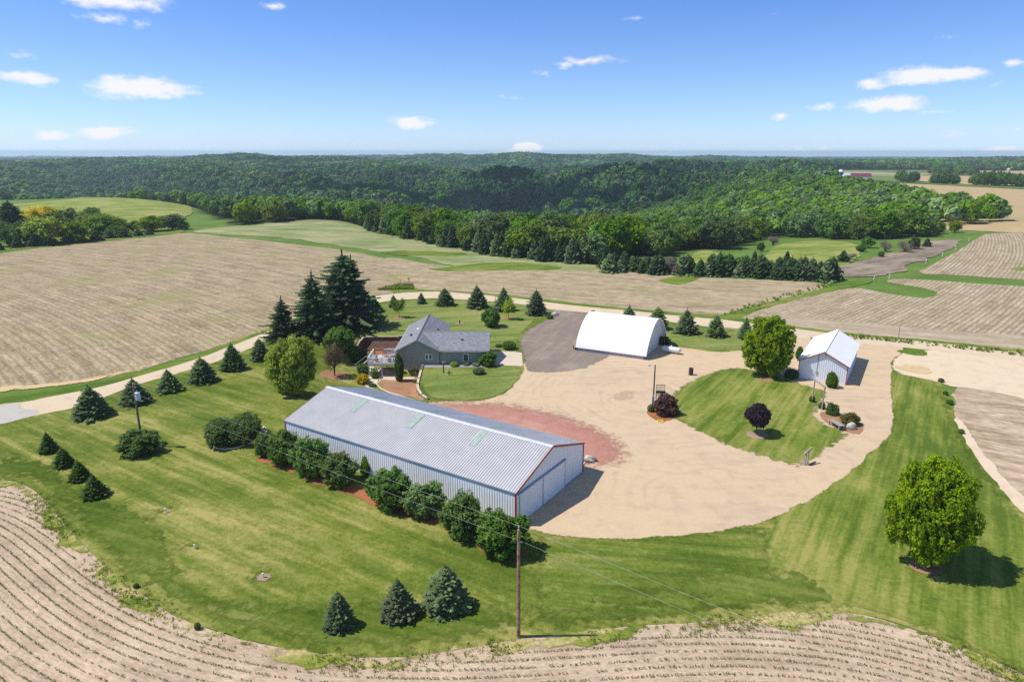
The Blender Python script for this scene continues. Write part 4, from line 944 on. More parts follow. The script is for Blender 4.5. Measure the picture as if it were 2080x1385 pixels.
# ---- woodland: the nearest trees one by one, the rest as one mass
def scatter(y0, y1, sp, u0=-420, u1=2500):
    out = []
    ymid = np.arange(y0, y1, sp)
    for y in ymid:
        x0 = (u0 - CX) / F * (PC * y + 9.3); x1 = (u1 - CX) / F * (PC * y + 9.3)
        xs = np.arange(x0, x1, sp); out.append(np.stack([xs + rng.uniform(-.42, .42, len(xs)) * sp, y + rng.uniform(-.42, .42, len(xs)) * sp], 1))
    P = np.vstack(out); return P[wooded(P[:, 0], P[:, 1])]

NEAR = scatter(225, 800, 8.8)
_d = np.hypot(NEAR[:, 0], NEAR[:, 1] * 1.0)
_order = np.argsort(_d)
_vis = [i for i in _order if -60 < colpx(*NEAR[i]) < 2140]
IND = _vis[:285]; REST = np.array(sorted(set(range(len(NEAR))) - set(IND)))
for k, i in enumerate(IND):
    x, y = NEAR[i]; u = colpx(x, y)
    s = np.sin(x / 17 + y / 23) + np.sin(x / 9.1 - y / 31)
    ht = rng.uniform(8.5, 13.5); w = ht * rng.uniform(.88, 1.2)
    if u < 1300: ht *= 1.05
    lm = s > .6 or rng.random() < .2
    dead = rng.random() < .02
    key = f'poplar:{k % 3}' if rng.random() < .3 else f'wood:{k % 5}'
    lb, gg = (('light yellow-green tree near the edge of the woodland', 'light green woodland trees') if lm else ('mid to dark green tree near the edge of the woodland', 'dark green woodland trees'))
    if u > 1480: lb, gg = lb.replace('the woodland', 'the wood behind the meadow'), gg.replace('woodland', 'meadow wood')
    plant('leafy_tree', key, 'woodlime' if lm else 'wood', 'wood', (x, y, float(h(x, y)) - .3), w, ht, lb, 'tree', gg)

def mass(name, P, kinds, hrange, wr, mat, seed, nq, leaf, label):
    """many trees as one object"""
    r = np.random.default_rng(seed); protos = []
    for s in range(kinds):
        lob = lobed(seed + s * 5, 5, .33, .58, .36, .17, .26, .27, .2)
        V, lv = crown(seed + s, lob, nq, 1, leaf, .01, .06, .25, .22, .22, .95, floor=.05, nj=.24)
        protos.append((V.reshape(-1, 4, 3), lv))
    Vs = []; ls = []; ts = []
    kk = r.integers(0, kinds, len(P)); Z = h(P[:, 0], P[:, 1]) - .4
    clump = .5 + .25 * (np.sin(P[:, 0] / 83 + P[:, 1] / 107 + 1) + np.sin(P[:, 0] / 47 - P[:, 1] / 150))
    for s in range(kinds):
        m = kk == s; n = m.sum()
        if not n: continue
        V, lv = protos[s]; a = r.uniform(0, 6.28, n); ht = r.uniform(*hrange, n); w = ht * r.uniform(*wr, n)
        c, sn = np.cos(a), np.sin(a)
        X = (V[None, :, :, 0] * c[:, None, None] - V[None, :, :, 1] * sn[:, None, None]) * w[:, None, None] + P[m, 0][:, None, None]
        Y = (V[None, :, :, 0] * sn[:, None, None] + V[None, :, :, 1] * c[:, None, None]) * w[:, None, None] + P[m, 1][:, None, None]
        Zz = V[None, :, :, 2] * ht[:, None, None] + Z[m][:, None, None]
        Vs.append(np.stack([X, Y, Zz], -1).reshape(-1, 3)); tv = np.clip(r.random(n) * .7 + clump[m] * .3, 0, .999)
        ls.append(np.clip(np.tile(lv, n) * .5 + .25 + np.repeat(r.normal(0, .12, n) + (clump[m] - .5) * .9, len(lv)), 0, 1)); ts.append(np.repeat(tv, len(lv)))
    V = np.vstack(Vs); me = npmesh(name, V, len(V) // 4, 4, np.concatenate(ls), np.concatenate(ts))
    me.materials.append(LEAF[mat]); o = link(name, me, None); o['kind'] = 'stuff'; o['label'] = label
    return o
mass('woodland', NEAR[REST], 5, (9, 14.5), (.78, 1.05), 'wood', 200, 340, .16, 'dense mixed woodland in the valley beyond the fields')
MID = scatter(800, 1560, 11, -200, 2280)
mass('hill_forest', MID, 4, (10, 19), (.78, 1.1), 'farwood', 300, 130, .23, 'dark green forest covering the opposite valley slopes')
FAR1 = scatter(1560, 3300, 16, -100, 2180)
mass('hill_forest', FAR1, 3, (12, 19), (1.0, 1.5), 'farwood', 400, 34, .36, 'forest on the ridges behind the valley')
FAR2 = scatter(3300, 10500, 42, -60, 2140)
mass('ridge_forest', FAR2, 3, (12, 20), (2.2, 3.4), 'farwood', 500, 16, .5, 'blue hazy forest along the horizon')

# groves on the open plateau to the east
g = 'trees of the far groves'
for (x0, y0), (x1, y1), n, hh, key, mt, lb in [((1826, 370), (1860, 371.5), 7, 13, 'wood', 'wood', 'tree of the small grove by the far grey road'), ((1895, 374), (1945, 375), 9, 11, 'poplar', 'wood', 'tree of the hedge below the far grey road'),
      ((1982, 363), (2048, 366), 14, 13, 'wind', 'darkspruce', 'dark conifer of the straight far shelter belt'), ((1975, 377), (2100, 380), 20, 12, 'wood', 'wood', 'tree of the long hedge beyond the golden field'), ((1888, 355), (1980, 357), 14, 15, 'wood', 'wood', 'tree of the highest far hedge among pale fields')]:
    for k in range(n):
        f = (k + .5) / n; p = GP(x0 + (x1 - x0) * f + random.uniform(-2, 2), y0 + (y1 - y0) * f + random.uniform(-.4, .4)); ht = hh * random.uniform(.7, 1.2)
        w = ht * (.9 if key != 'wind' else .6)
        plant('conifer_tree' if key == 'wind' else 'leafy_tree', f'{key}:{k % 3}', mt, None, p, w, ht, lb, 'tree', g + ', ' + lb[8:])

# ---- young corn in the planted field, grass tufts in the verge
def corn():
    r = np.random.default_rng(5); C = []; N = []; S = []
    T = np.gradient(EDGE, axis=0); T /= np.linalg.norm(T, axis=1)[:, None]
    for k in range(39):
        L = offset_line(1.0 + .76 * (k - 5), EDGE_S)
        seg = np.linalg.norm(np.diff(L, axis=0), axis=1); s = np.concatenate([[0], np.cumsum(seg)]); n = int(s[-1] / .2)
        q = r.uniform(0, s[-1], n) if False else np.linspace(0, s[-1], n) + r.normal(0, .04, n)
        x = np.interp(q, s, L[:, 0]); y = np.interp(q, s, L[:, 1])
        m = (y > 18) & (np.abs(colpx(x, y) - CX) < 1230) & (r.random(n) > .12 + .35 * (np.sin(x / 3.1 + k) * np.sin(y / 2.3) > .5))
        d, _ = seg_dist(x[m], y[m], EDGE, False)
        ok = (d > 1.3) & inside(np.array(FRONT), x[m], y[m]); x, y = x[m][ok], y[m][ok]
        C.append(np.stack([x, y, np.full(len(x), .03)], 1))
    C = np.vstack(C); per = 5; n = len(C)
    a = r.uniform(0, 6.28, (n, per)); hgt = r.uniform(.08, .20, (n, per)) * r.uniform(.6, 1.25, n)[:, None]; out = r.uniform(.06, .17, (n, per))
    b = np.repeat(C, per, 0); a = a.ravel(); hgt = hgt.ravel(); out = out.ravel()
    d = np.stack([np.cos(a), np.sin(a), np.zeros(n * per)], 1); s = np.stack([-d[:, 1], d[:, 0], d[:, 2]], 1) * .027
    up = np.array([0, 0, 1.0])
    V = np.stack([b - s * .6, b + d * (out * .55)[:, None] + up * hgt[:, None] - s, b + d * out[:, None] + up * (hgt * .75)[:, None], b + d * (out * .55)[:, None] + up * hgt[:, None] + s], 1).reshape(-1, 3)
    me = npmesh('corn_seedlings', V, n * per, 4, r.random(n * per)); me.materials.append(LEAF['corn'])
    o = link('corn_seedlings', me, None); o['kind'] = 'stuff'; o['label'] = 'rows of young corn seedlings in the pale soil'
corn()

def tufts(name, pts, hh, mat, label, seed=3, per=9, wd=.03):
    r = np.random.default_rng(seed); n = len(pts); b = np.repeat(np.column_stack([pts, h(pts[:, 0], pts[:, 1]) + .06]), per, 0) + r.normal(0, .10, (n * per, 3)) * [1, 1, 0]
    a = r.uniform(0, 6.28, n * per); d = np.stack([np.cos(a), np.sin(a), np.zeros(n * per)], 1); s = np.stack([-d[:, 1], d[:, 0], d[:, 2]], 1) * wd
    hg = np.repeat(r.uniform(.5, 1.3, n), per) * hh * r.uniform(.6, 1.2, n * per); up = np.array([0, 0, 1.0]); o = hg * r.uniform(.2, .8, n * per)
    V = np.stack([b - s, b + s, b + d * o[:, None] * .6 + up * hg[:, None] * .8 + s * .6, b + d * o[:, None] + up * hg[:, None]], 1).reshape(-1, 3)
    lv = np.clip(np.repeat(r.random(n), per) + r.normal(0, .15, n * per), 0, 1)
    me = npmesh(name, V, n * per, 4, lv); me.materials.append(LEAF[mat]); ob = link(name, me, None); ob['kind'] = 'stuff'; ob['label'] = label
_v = []
for k in range(2600):
    i = rng.integers(2, len(EDGE) - 2); x, y = EDGE[i] + rng.normal(0, .3, 2)
    if not (20 < y < 75) or abs(colpx(x, y) - CX) > 1150: continue
    if np.sin(i / 5.3) + .6 * np.sin(i / 2.1 + 1) + rng.normal(0, .5) < -.1: continue
    _v.append((x, y))
_v = np.array(_v); _o = offset_line(1.0) - EDGE
_near = np.array([np.argmin(np.hypot(EDGE[:, 0] - a, EDGE[:, 1] - b)) for a, b in _v])
_v = _v + _o[_near] * rng.uniform(-.15, 1.5, len(_v))[:, None]
tufts('verge_grass', _v, .15, 'tuft', 'ragged tall grass and weeds along the lawn edge')
_v = []
for poly, n, hh in [([(765, 590), (840, 588), (838, 580), (812, 579)], 250, .5), ([(1460, 645), (1700, 578), (1690, 570), (1480, 632)], 300, .5), ([(1640, 690), (1760, 690), (2080, 724), (2080, 717), (1735, 682)], 200, .4)]:
    P = px2w(poly); lo, hi = P.min(0), P.max(0); q = np.stack([rng.uniform(lo[0], hi[0], n * 4), rng.uniform(lo[1], hi[1], n * 4)], 1); q = q[inside(P, q[:, 0], q[:, 1])][:n * 2]; _v.append(q)
tufts('rank_grass', np.vstack(_v), .55, 'tuft', 'rank grass on the field margins and by the road signs', 4, 10, .07)
# ------------------------------------------------------------------ buildings and farm objects
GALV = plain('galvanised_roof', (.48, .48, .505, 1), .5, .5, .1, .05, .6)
GALV2 = plain('galvanised_roof_sky_tone', (.62, .64, .69, 1), .28, .5, .2, .06, .5)  # far slope copy: glossier, with the sky reflection put into a lighter colour
RIB = plain('galvanised_rib', (.38, .38, .42, 1), .6, .3, 0, .03)
WHITEM = plain('white_painted_metal', (.74, .77, .82, 1), .5, .4, 0, .02, .8)
WRIB = plain('white_metal_rib', (.60, .65, .73, 1), .5, .4, 0, .02)
WROOF = plain('white_roof_metal', (.87, .87, .88, 1), .5, .4, 0, .02, .5)
RED = plain('barn_red_trim', (.34, .045, .03, 1), .5, .4)
GREENP = plain('green_translucent_panel', (.39, .50, .44, 1), .4, .4, 0, .08, 2)
DARK = plain('dark_blue_grey', (.05, .055, .07, 1), .8, .1)  # even dark blue-grey for the base board and wall vent
SAGE = None
WHITE = plain('white_vinyl', (.78, .77, .76, 1), .5, .4, 0, .03)
CREAM = plain('cream_trim', (.66, .63, .58, 1), .6, .3)
GLASS = plain('dark_window_glass', (.03, .035, .045, 1), .08, .6)
WOOD_P = plain('weathered_pole_wood', (.33, .22, .14, 1), .85, .15, 0, .3, 2.5, .3)
WOOD_G = plain('silver_grey_wood', (.36, .33, .30, 1), .85, .15, 0, .2, 4, .2)
WOOD_D = plain('dark_pole_wood', (.20, .165, .135, 1), .85, .15, 0, .25, 3, .2)
WOOD_R = plain('red_brown_stained_wood', (.30, .135, .085, 1), .75, .2, 0, .2, 4)
STEEL = plain('grey_steel', (.42, .47, .52, 1), .4, .5, .4)
BLACKM = plain('black_iron', (.025, .025, .028, 1), .5, .4)
TERRA = plain('terracotta', (.42, .16, .09, 1), .7, .3)
STONE = plain('pale_boulder', (.50, .47, .41, 1), .9, .15, 0, .3, 2.5, .6)
RUST = plain('rusty_barrel', (.11, .055, .04, 1), .8, .25, 0, .35, 5)
YEL = plain('yellow_plastic', (.75, .58, .06, 1), .5, .4)

def siding(name, col, rib, spacing):
    """ribbed sheet metal: the rib is in the geometry; this adds dust and panel laps"""
    t = NT(name); o = t.n('ShaderNodeTexCoord').outputs['Object']; n = t.noise(o, .5, 4); n2 = t.noise(o, 6, 3)
    c = t.mix(t.math('MULTIPLY', n, .3), col, tuple(x * .78 for x in col[:3]) + (1,))
    t.bump(n2, .06, .01); return t.done(c, .5, .4)

def lap_siding(name, col):
    t = NT(name); o = t.n('ShaderNodeTexCoord').outputs['Object']; sp = t.n('ShaderNodeSeparateXYZ'); t.put(sp.inputs[0], o)
    f = t.math('FRACT', t.math('DIVIDE', sp.outputs[2], .2)); n = t.noise(o, .7, 4)
    c = t.mix(n, tuple(x * .88 for x in col[:3]) + (1,), col)
    c = t.mix(t.math('MULTIPLY', t.math('LESS_THAN', f, .1), .35), c, tuple(x * .5 for x in col[:3]) + (1,))
    t.bump(f, .5, .02); return t.done(c, .7, .25)
SAGE = lap_siding('sage_lap_siding', (.30, .325, .285, 1))

def shingles():
    t = NT('grey_shingles'); o = t.n('ShaderNodeTexCoord').outputs['Object']; m = t.n('ShaderNodeMapping'); t.put(m.inputs[0], o); m.inputs['Scale'].default_value = (1, 1, 2)
    v = t.n('ShaderNodeTexVoronoi', feature='F1'); t.put(v.inputs['Vector'], m.outputs[0]); v.inputs['Scale'].default_value = 3.6
    n = t.noise(o, 9, 4, .7); n2 = t.noise(o, .8, 3)
    sp = t.n('ShaderNodeSeparateColor'); t.put(sp.inputs[0], v.outputs['Color'])
    c = t.ramp(t.math('ADD', t.math('MULTIPLY', sp.outputs[0], .5), t.math('MULTIPLY', n, .5)), [(.2, (.155, .165, .195, 1)), (.8, (.285, .295, .33, 1))])
    c = t.mix(t.math('MULTIPLY', n2, .25), c, (.19, .19, .205, 1))
    t.bump(n, .3, .02); return t.done(c, .9, .15)
SHING = shingles()

# ---- the long metal shed -------------------------------------------------------------
def slab(m, pts, th):
    """a thin plate from a quad, thickened along its normal"""
    p = [Vector(q) for q in pts]; n = (p[1] - p[0]).cross(p[3] - p[0]).normalized() * th
    m.add(p + [q + n for q in p], [(0, 3, 2, 1), (4, 5, 6, 7), (0, 1, 5, 4), (1, 2, 6, 5), (2, 3, 7, 6), (3, 0, 4, 7)])

def metal_shed():
    L, W, E, RZ = 33.6, 14.1, 3.6, 5.85
    t = thing('metal_shed', 'long pole shed with ribbed galvanised roof, white walls and red trim', 'shed', (-27.71, 77.42, 0), SHED_L)
    i = .08; hw = W / 2
    sh_ = siding('shed_wall_sheet', (.84, .87, .93, 1), 0, 0)
    def long_wall(y, sgn):
        m = M().box(i, L - i, min(y, y + sgn * .12), max(y, y + sgn * .12), -.1, E - .03)
        k = i + .15
        while k < L - i - .1:
            m.box(k - .022, k + .022, min(y, y - sgn * .028), max(y, y - sgn * .028), -.05, E - .04); k += .305
        return m
    wrib = plain('blue_grey_wall_rib', (.66, .71, .82, 1), .5, .4, 0, .02)
    for yy, sg in ((i, 1), (W - i, -1)):
        wo = obj('wall', long_wall(yy, sg), sh_, t); wo.data.materials.append(wrib)
        for q_ in list(wo.data.polygons)[6:]: q_.material_index = 1
    def gable(x, sgn):
        top = lambda y: E + (RZ - E) * (1 - abs(y - hw) / hw) - .06
        m = M(); a = [(x, i, -.1), (x, W - i, -.1), (x, W - i, top(W - i)), (x, hw, top(hw)), (x, i, top(i))]
        b = [(q[0] - sgn * .12, q[1], q[2]) for q in a]
        m.add(a + b, [(0, 1, 2, 3, 4) if sgn > 0 else (4, 3, 2, 1, 0), (9, 8, 7, 6, 5) if sgn > 0 else (5, 6, 7, 8, 9)] + [(j, j + 5, (j + 1) % 5 + 5, (j + 1) % 5) for j in range(5)])
        y = i + .2
        while y < W - i - .1:
            if not (sgn > 0 and .55 < y < 9.75): z0 = -.05
            else: z0 = 3.4
            if top(y) - .05 > z0: m.box(min(x, x + sgn * .028), max(x, x + sgn * .028), y - .022, y + .022, z0, top(y) - .03)
            y += .305
        return m
    obj('wall', gable(L - i, 1), sh_, t); obj('wall', gable(i, -1), sh_, t)
    sl = (RZ - E) / hw
    def slope(near):
        m = M(); y0 = 0 if near else W
        q = [(0, y0, E), (L, y0, E), (L, hw, RZ), (0, hw, RZ)]
        slab(m, q if near else [q[1], q[0], q[3], q[2]], .035)
        x = .16
        while x < L - .05:
            m.beam((x, y0, E + .05), (x, hw, RZ + .05), .06 if near else .05, .03, (1, 0, 0)); x += .305
        return m
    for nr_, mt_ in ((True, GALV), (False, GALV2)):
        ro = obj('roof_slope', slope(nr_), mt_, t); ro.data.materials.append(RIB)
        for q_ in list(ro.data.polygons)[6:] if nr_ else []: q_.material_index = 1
    obj('ridge_cap', M().beam((-.02, hw - .17, RZ + .02), (L + .02, hw - .17, RZ + .02), .36, .03, (0, -sl, 1)).beam((-.02, hw + .17, RZ + .02), (L + .02, hw + .17, RZ + .02), .36, .03, (0, sl, 1)), plain('bright_ridge_metal', (.66, .67, .70, 1), .4, .5, .2), t)
    for x in (L + .03, -.03):
        for y0 in (0, W): obj('rake_trim', M().beam((x, y0, E - .05), (x, hw, RZ - .03), .05, .22, (0, 0, 1)), RED, t)
    for x in (i, L - i):
        for y in (i, W - i): obj('corner_trim', M().box(x - .07, x + .07, y - .07, y + .07, -.1, E - .05), RED, t)
    for y in (-.02, W + .02): obj('eave_trim', M().box(0, L, y - .03, y + .03, E - .10, E - .01), plain('eave_shadow_line', (.22, .28, .36, 1), .5), t)  # gutter strip coloured dark, standing in for the eave's shadow line
    for x in (7.4, 16.35, 25.3):
        for y0, y1 in ((hw - .45, hw - 2.95), (hw + .45, hw + 2.95)):
            z = lambda y: RZ - abs(y - hw) * sl + .055
            m = M(); q = [(x - .46, y1, z(y1)), (x + .46, y1, z(y1)), (x + .46, y0, z(y0)), (x - .46, y0, z(y0))]
            slab(m, q if y1 < hw else q[::-1], .03)
            for dx in (-.3, 0, .3): m.beam((x + dx, y1, z(y1) + .04), (x + dx, y0, z(y0) + .04), .05, .03, (1, 0, 0))
            obj('skylight', m, GREENP, t)
    def leaf(y0, y1, x):
        m = M().box(x, x + .06, y0, y1, .08, 3.22); y = y0 + .15
        while y < y1 - .05: m.box(x + .06, x + .08, y - .02, y + .02, .1, 3.2); y += .305
        return m
    xo = L - i
    d1 = obj('sliding_door', leaf(.75, 5.0, xo + .05), sh_, t); obj('edge_trim', M().box(xo + .05, xo + .14, 4.98, 5.1, .06, 3.24), plain('blue_grey_edge', (.28, .36, .47, 1), .5), d1)
    d2 = obj('sliding_door', leaf(5.12, 9.6, xo + .05), sh_, t); obj('edge_trim', M().box(xo + .05, xo + .14, 9.58, 9.68, .06, 3.24), plain('blue_grey_edge_far', (.40, .47, .56, 1), .5), d2)
    obj('door_track', M().box(xo + .02, xo + .2, .55, 9.8, 3.24, 3.38), plain('blue_grey_track', (.28, .37, .50, 1), .45), t)
    obj('light_fixture', M().box(xo, xo + .3, .32, .5, 3.25, 3.4), WHITE, t)
    obj('base_board', M().box(xo - .02, xo + .03, .3, W - .3, -.1, .1), DARK, t)
metal_shed()
_s = bpy.data.objects['metal_shed'].matrix_basis
def shedw(x, y, z=0):
    c, s = math.cos(SHED_L), math.sin(SHED_L); return (-27.71 + c * x - s * y, 77.42 + s * x + c * y, z)

def boulder(name, p, w, d, hh, label, mat=STONE, seed=1):
    bm = bmesh.new(); bmesh.ops.create_icosphere(bm, subdivisions=3, radius=1); r = random.Random(seed)
    ph = [(r.uniform(1, 3), r.uniform(1, 3), r.uniform(1, 3), r.uniform(0, 6)) for _ in range(7)]
    for v in bm.verts:
        k = 1 + sum(.055 * math.sin(a * v.co.x * 2 + b * v.co.y * 2 + c * v.co.z * 2 + f) for a, b, c, f in ph)
        v.co = Vector((v.co.x * k * w / 2, v.co.y * k * d / 2, max(-.1, v.co.z * k * hh * .62 + hh * .35)))
    me = bpy.data.meshes.new(name); bm.to_mesh(me); bm.free(); me.polygons.foreach_set('use_smooth', [True] * len(me.polygons))
    o = link(name, me, mat, None, p); return tag(o, label, 'boulder')
boulder('boulder', GP(1196, 937), 1.7, 1.1, .75, 'pale boulder at the shed corner on red gravel', seed=3)
boulder('boulder', GP(1728, 872), 1.25, .9, .95, 'pale rounded boulder in the bench bed', seed=5)
boulder('boulder', GP(1127, 641), 1.7, 1.2, .8, 'whitish boulder at the drive mouth near the dense spruce', seed=8)
boulder('boulder', GP(1118, 639), 1.4, 1.0, .6, 'blue-grey boulder at the drive mouth beside the whitish one', plain('blue_grey_stone', (.3, .34, .4, 1), .9), seed=9)
dp = obj('drain_pipe', M().tube([shedw(33.2, 14.0, .25), GP(1189, 938)[:2] + (.1,)], .07, 8), WHITE); tag(dp, 'white drain pipe lying from the shed corner to the boulder', 'pipe')

# ---- white gabled garage -------------------------------------------------------------
def garage():
    ang = math.atan2(-.52, .854); t = thing('white_garage', 'white ribbed garage with bright white gable roof and red trim', 'garage', (45.9, 104.2, 0), ang)
    W, Ln, E, RZ = 7.0, 15.6, 3.15, 4.95; o = .3; hw = W / 2; sl = (RZ - E) / hw
    sh_ = siding('garage_sheet', (.78, .82, .90, 1), 0, 0)
    def top(x): return E + (RZ - E) * (1 - abs(x - hw) / hw) - .05
    for y, s in ((0, -1), (Ln, 1)):
        m = M(); a = [(0, y, -.05), (W, y, -.05), (W, y, top(W)), (hw, y, top(hw)), (0, y, top(0))]; b = [(q[0], q[1] - s * .12, q[2]) for q in a]
        m.add(a + b, [(4, 3, 2, 1, 0) if s > 0 else (0, 1, 2, 3, 4), (5, 6, 7, 8, 9) if s > 0 else (9, 8, 7, 6, 5)] + [(j, (j + 1) % 5, (j + 1) % 5 + 5, j + 5) for j in range(5)])
        x = .2
        while x < W - .1: m.box(x - .022, x + .022, min(y, y + s * .028), max(y, y + s * .028), 0, top(x) - .02); x += .305
        obj('wall', m, sh_, t)
    for x, s in ((0, -1), (W, 1)):
        m = M().box(min(x, x - s * .12), max(x, x - s * .12), .121, Ln - .121, -.05, E - .04); y = .3
        while y < Ln - .2: m.box(min(x, x + s * .028), max(x, x + s * .028), y - .022, y + .022, 0, E - .05); y += .305
        obj('wall', m, sh_, t)
    for s in (-1, 1):
        xe = hw + s * (hw + o); m = M(); ze = E - sl * o
        q = [(xe, -o, ze), (xe, Ln + o, ze), (hw, Ln + o, RZ), (hw, -o, RZ)]
        slab(m, q[::-1] if s < 0 else q, .05)
        y = -.1
        while y < Ln + o: m.beam((xe, y, ze + .052), (hw, y, RZ + .052), .025, .006, (0, 1, 0)); y += .61
        obj('roof_slope', m, WROOF, t)
        for y in (-o - .03, Ln + o + .03): obj('rake_trim', M().beam((xe, y, ze - .04), (hw, y, RZ - .04), .04, .17, (0, 0, 1)), RED, t)
        obj('corner_trim', M().box(hw + s * hw - .06, hw + s * hw + .06, -.05, .08, -.05, E - .15), RED, t)
    obj('ridge_cap', M().beam((hw, -o, RZ + .07), (hw, Ln + o, RZ + .07), .3, .05), WROOF, t)
    cn = obj('wire_conduit', M().tube([(hw - .75, -.06, 4.45), (hw - .85, -.06, 1.9)], .03, 6), BLACKM, t); obj('insulator', M().tube([(hw - .75, -.02, 4.45), (hw - .6, -.25, 4.5)], .04, 6), STEEL, cn)
    obj('meter_box', M().box(hw - .98, hw - .72, -.16, -.01, 1.2, 1.75), STEEL, t)
    obj('yard_light', M().tube([(hw + .15, -.02, 4.5), (hw + .3, -.3, 4.3)], .05, 6), BLACKM, t)
garage()

# ---- white arched building ------------------------------------------------------------
def arched():
    a0 = Vector((11.95, 119.67)); a1 = Vector((23.06, 114.15)); d = (a1 - a0); L = d.length; ang = math.atan2(d.y, d.x)
    t = thing('arched_building', 'bright white arched metal building with a low red-trimmed plinth', 'building', (a0.x, a0.y, 0), ang)
    W = 13.6; hw = W / 2; z0 = .75; HT_ = 5.95 - z0
    def prof(n=28, inset=0.0, zb=None):
        out = []
        for k in range(n + 1):
            u = -1 + 2 * k / n; u = math.copysign(abs(u) ** .55, u) if abs(u) > 0 else 0
            z = (z0 if zb is None else zb) + (HT_ - inset) * max(0, 1 - abs(u) ** 1.75) ** .72
            out.append((hw + u * (hw + .25 - inset), z))
        return out
    P = prof(36); m = M(); th = .08; n = len(P)
    Q = [(y + (hw - y) * .014, z - th) for y, z in P]
    vs = [(-.3, y, z) for y, z in P] + [(L + .45, y, z) for y, z in P] + [(-.3, y, z) for y, z in Q] + [(L + .45, y, z) for y, z in Q]
    fs = []
    for k in range(n - 1):
        fs += [(k, n + k, n + k + 1, k + 1), (2 * n + k, 2 * n + k + 1, 3 * n + k + 1, 3 * n + k), (k, k + 1, 2 * n + k + 1, 2 * n + k), (n + k, 3 * n + k, 3 * n + k + 1, n + k + 1)]
    fs += [(0, 2 * n, 3 * n, n), (n - 1, 2 * n - 1, 4 * n - 1, 3 * n - 1)]
    m.add(vs, fs)
    obj('arched_roof', m, WROOF, t, smooth_=False)
    seam = M()
    for k in range(1, 20):
        x = -.3 + (L + .75) * k / 20
        for (y, z), (y2, z2) in zip(P[:-1], P[1:]): seam.beam((x, y, z + .008), (x, y2, z2 + .008), .03, .012)
    obj('roof_seam', seam, plain('roof_seam_white', (.79, .79, .81, 1), .5, .4), t)
    E_ = siding('arch_end_sheet', (.66, .70, .78, 1), 0, 0)
    for x in (.1, L - .25):
        p = prof(28, .12); mm = M(); a = [(x, y, z) for y, z in p] + [(x, hw * 2 - .05, 0), (x, .05, 0)]; b = [(x + .1, q[1], q[2]) for q in a]; k = len(a)
        mm.add(a + b, [tuple(range(k)), tuple(range(2 * k - 1, k - 1, -1))] + [(j, j + k, (j + 1) % k + k, (j + 1) % k) for j in range(k)])
        obj('end_wall', mm, E_, t)
    obj('end_door', M().box(L - .149, L - .06, 3.9, 9.3, .02, 4.0), siding('arch_door_sheet', (.72, .74, .78, 1), 0, 0), t)
    obj('plinth', M().box(.05, L - .05, .05, .25, -.05, z0 + .02), plain('grey_plinth', (.42, .43, .47, 1), .6), t)
    obj('plinth', M().box(.05, L - .05, W - .25, W - .05, -.05, z0 + .02), plain('grey_plinth_back', (.42, .43, .47, 1), .6), t)
    obj('plinth_trim', M().box(-.2, L + .3, -.12, .03, z0 - .12, z0 - .02), RED, t)
    obj('footing', M().box(0, L, -.06, .049, -.05, .12), plain('white_footing', (.66, .66, .68, 1), .6), t)
    obj('corner_trim', M().box(L - .1, L + .05, -.08, .2, 0, z0 - .05), RED, t)
    obj('corner_trim', M().box(-.05, .1, -.08, .2, 0, z0 - .05), RUST, t)
    return ang
arch_ang = arched()

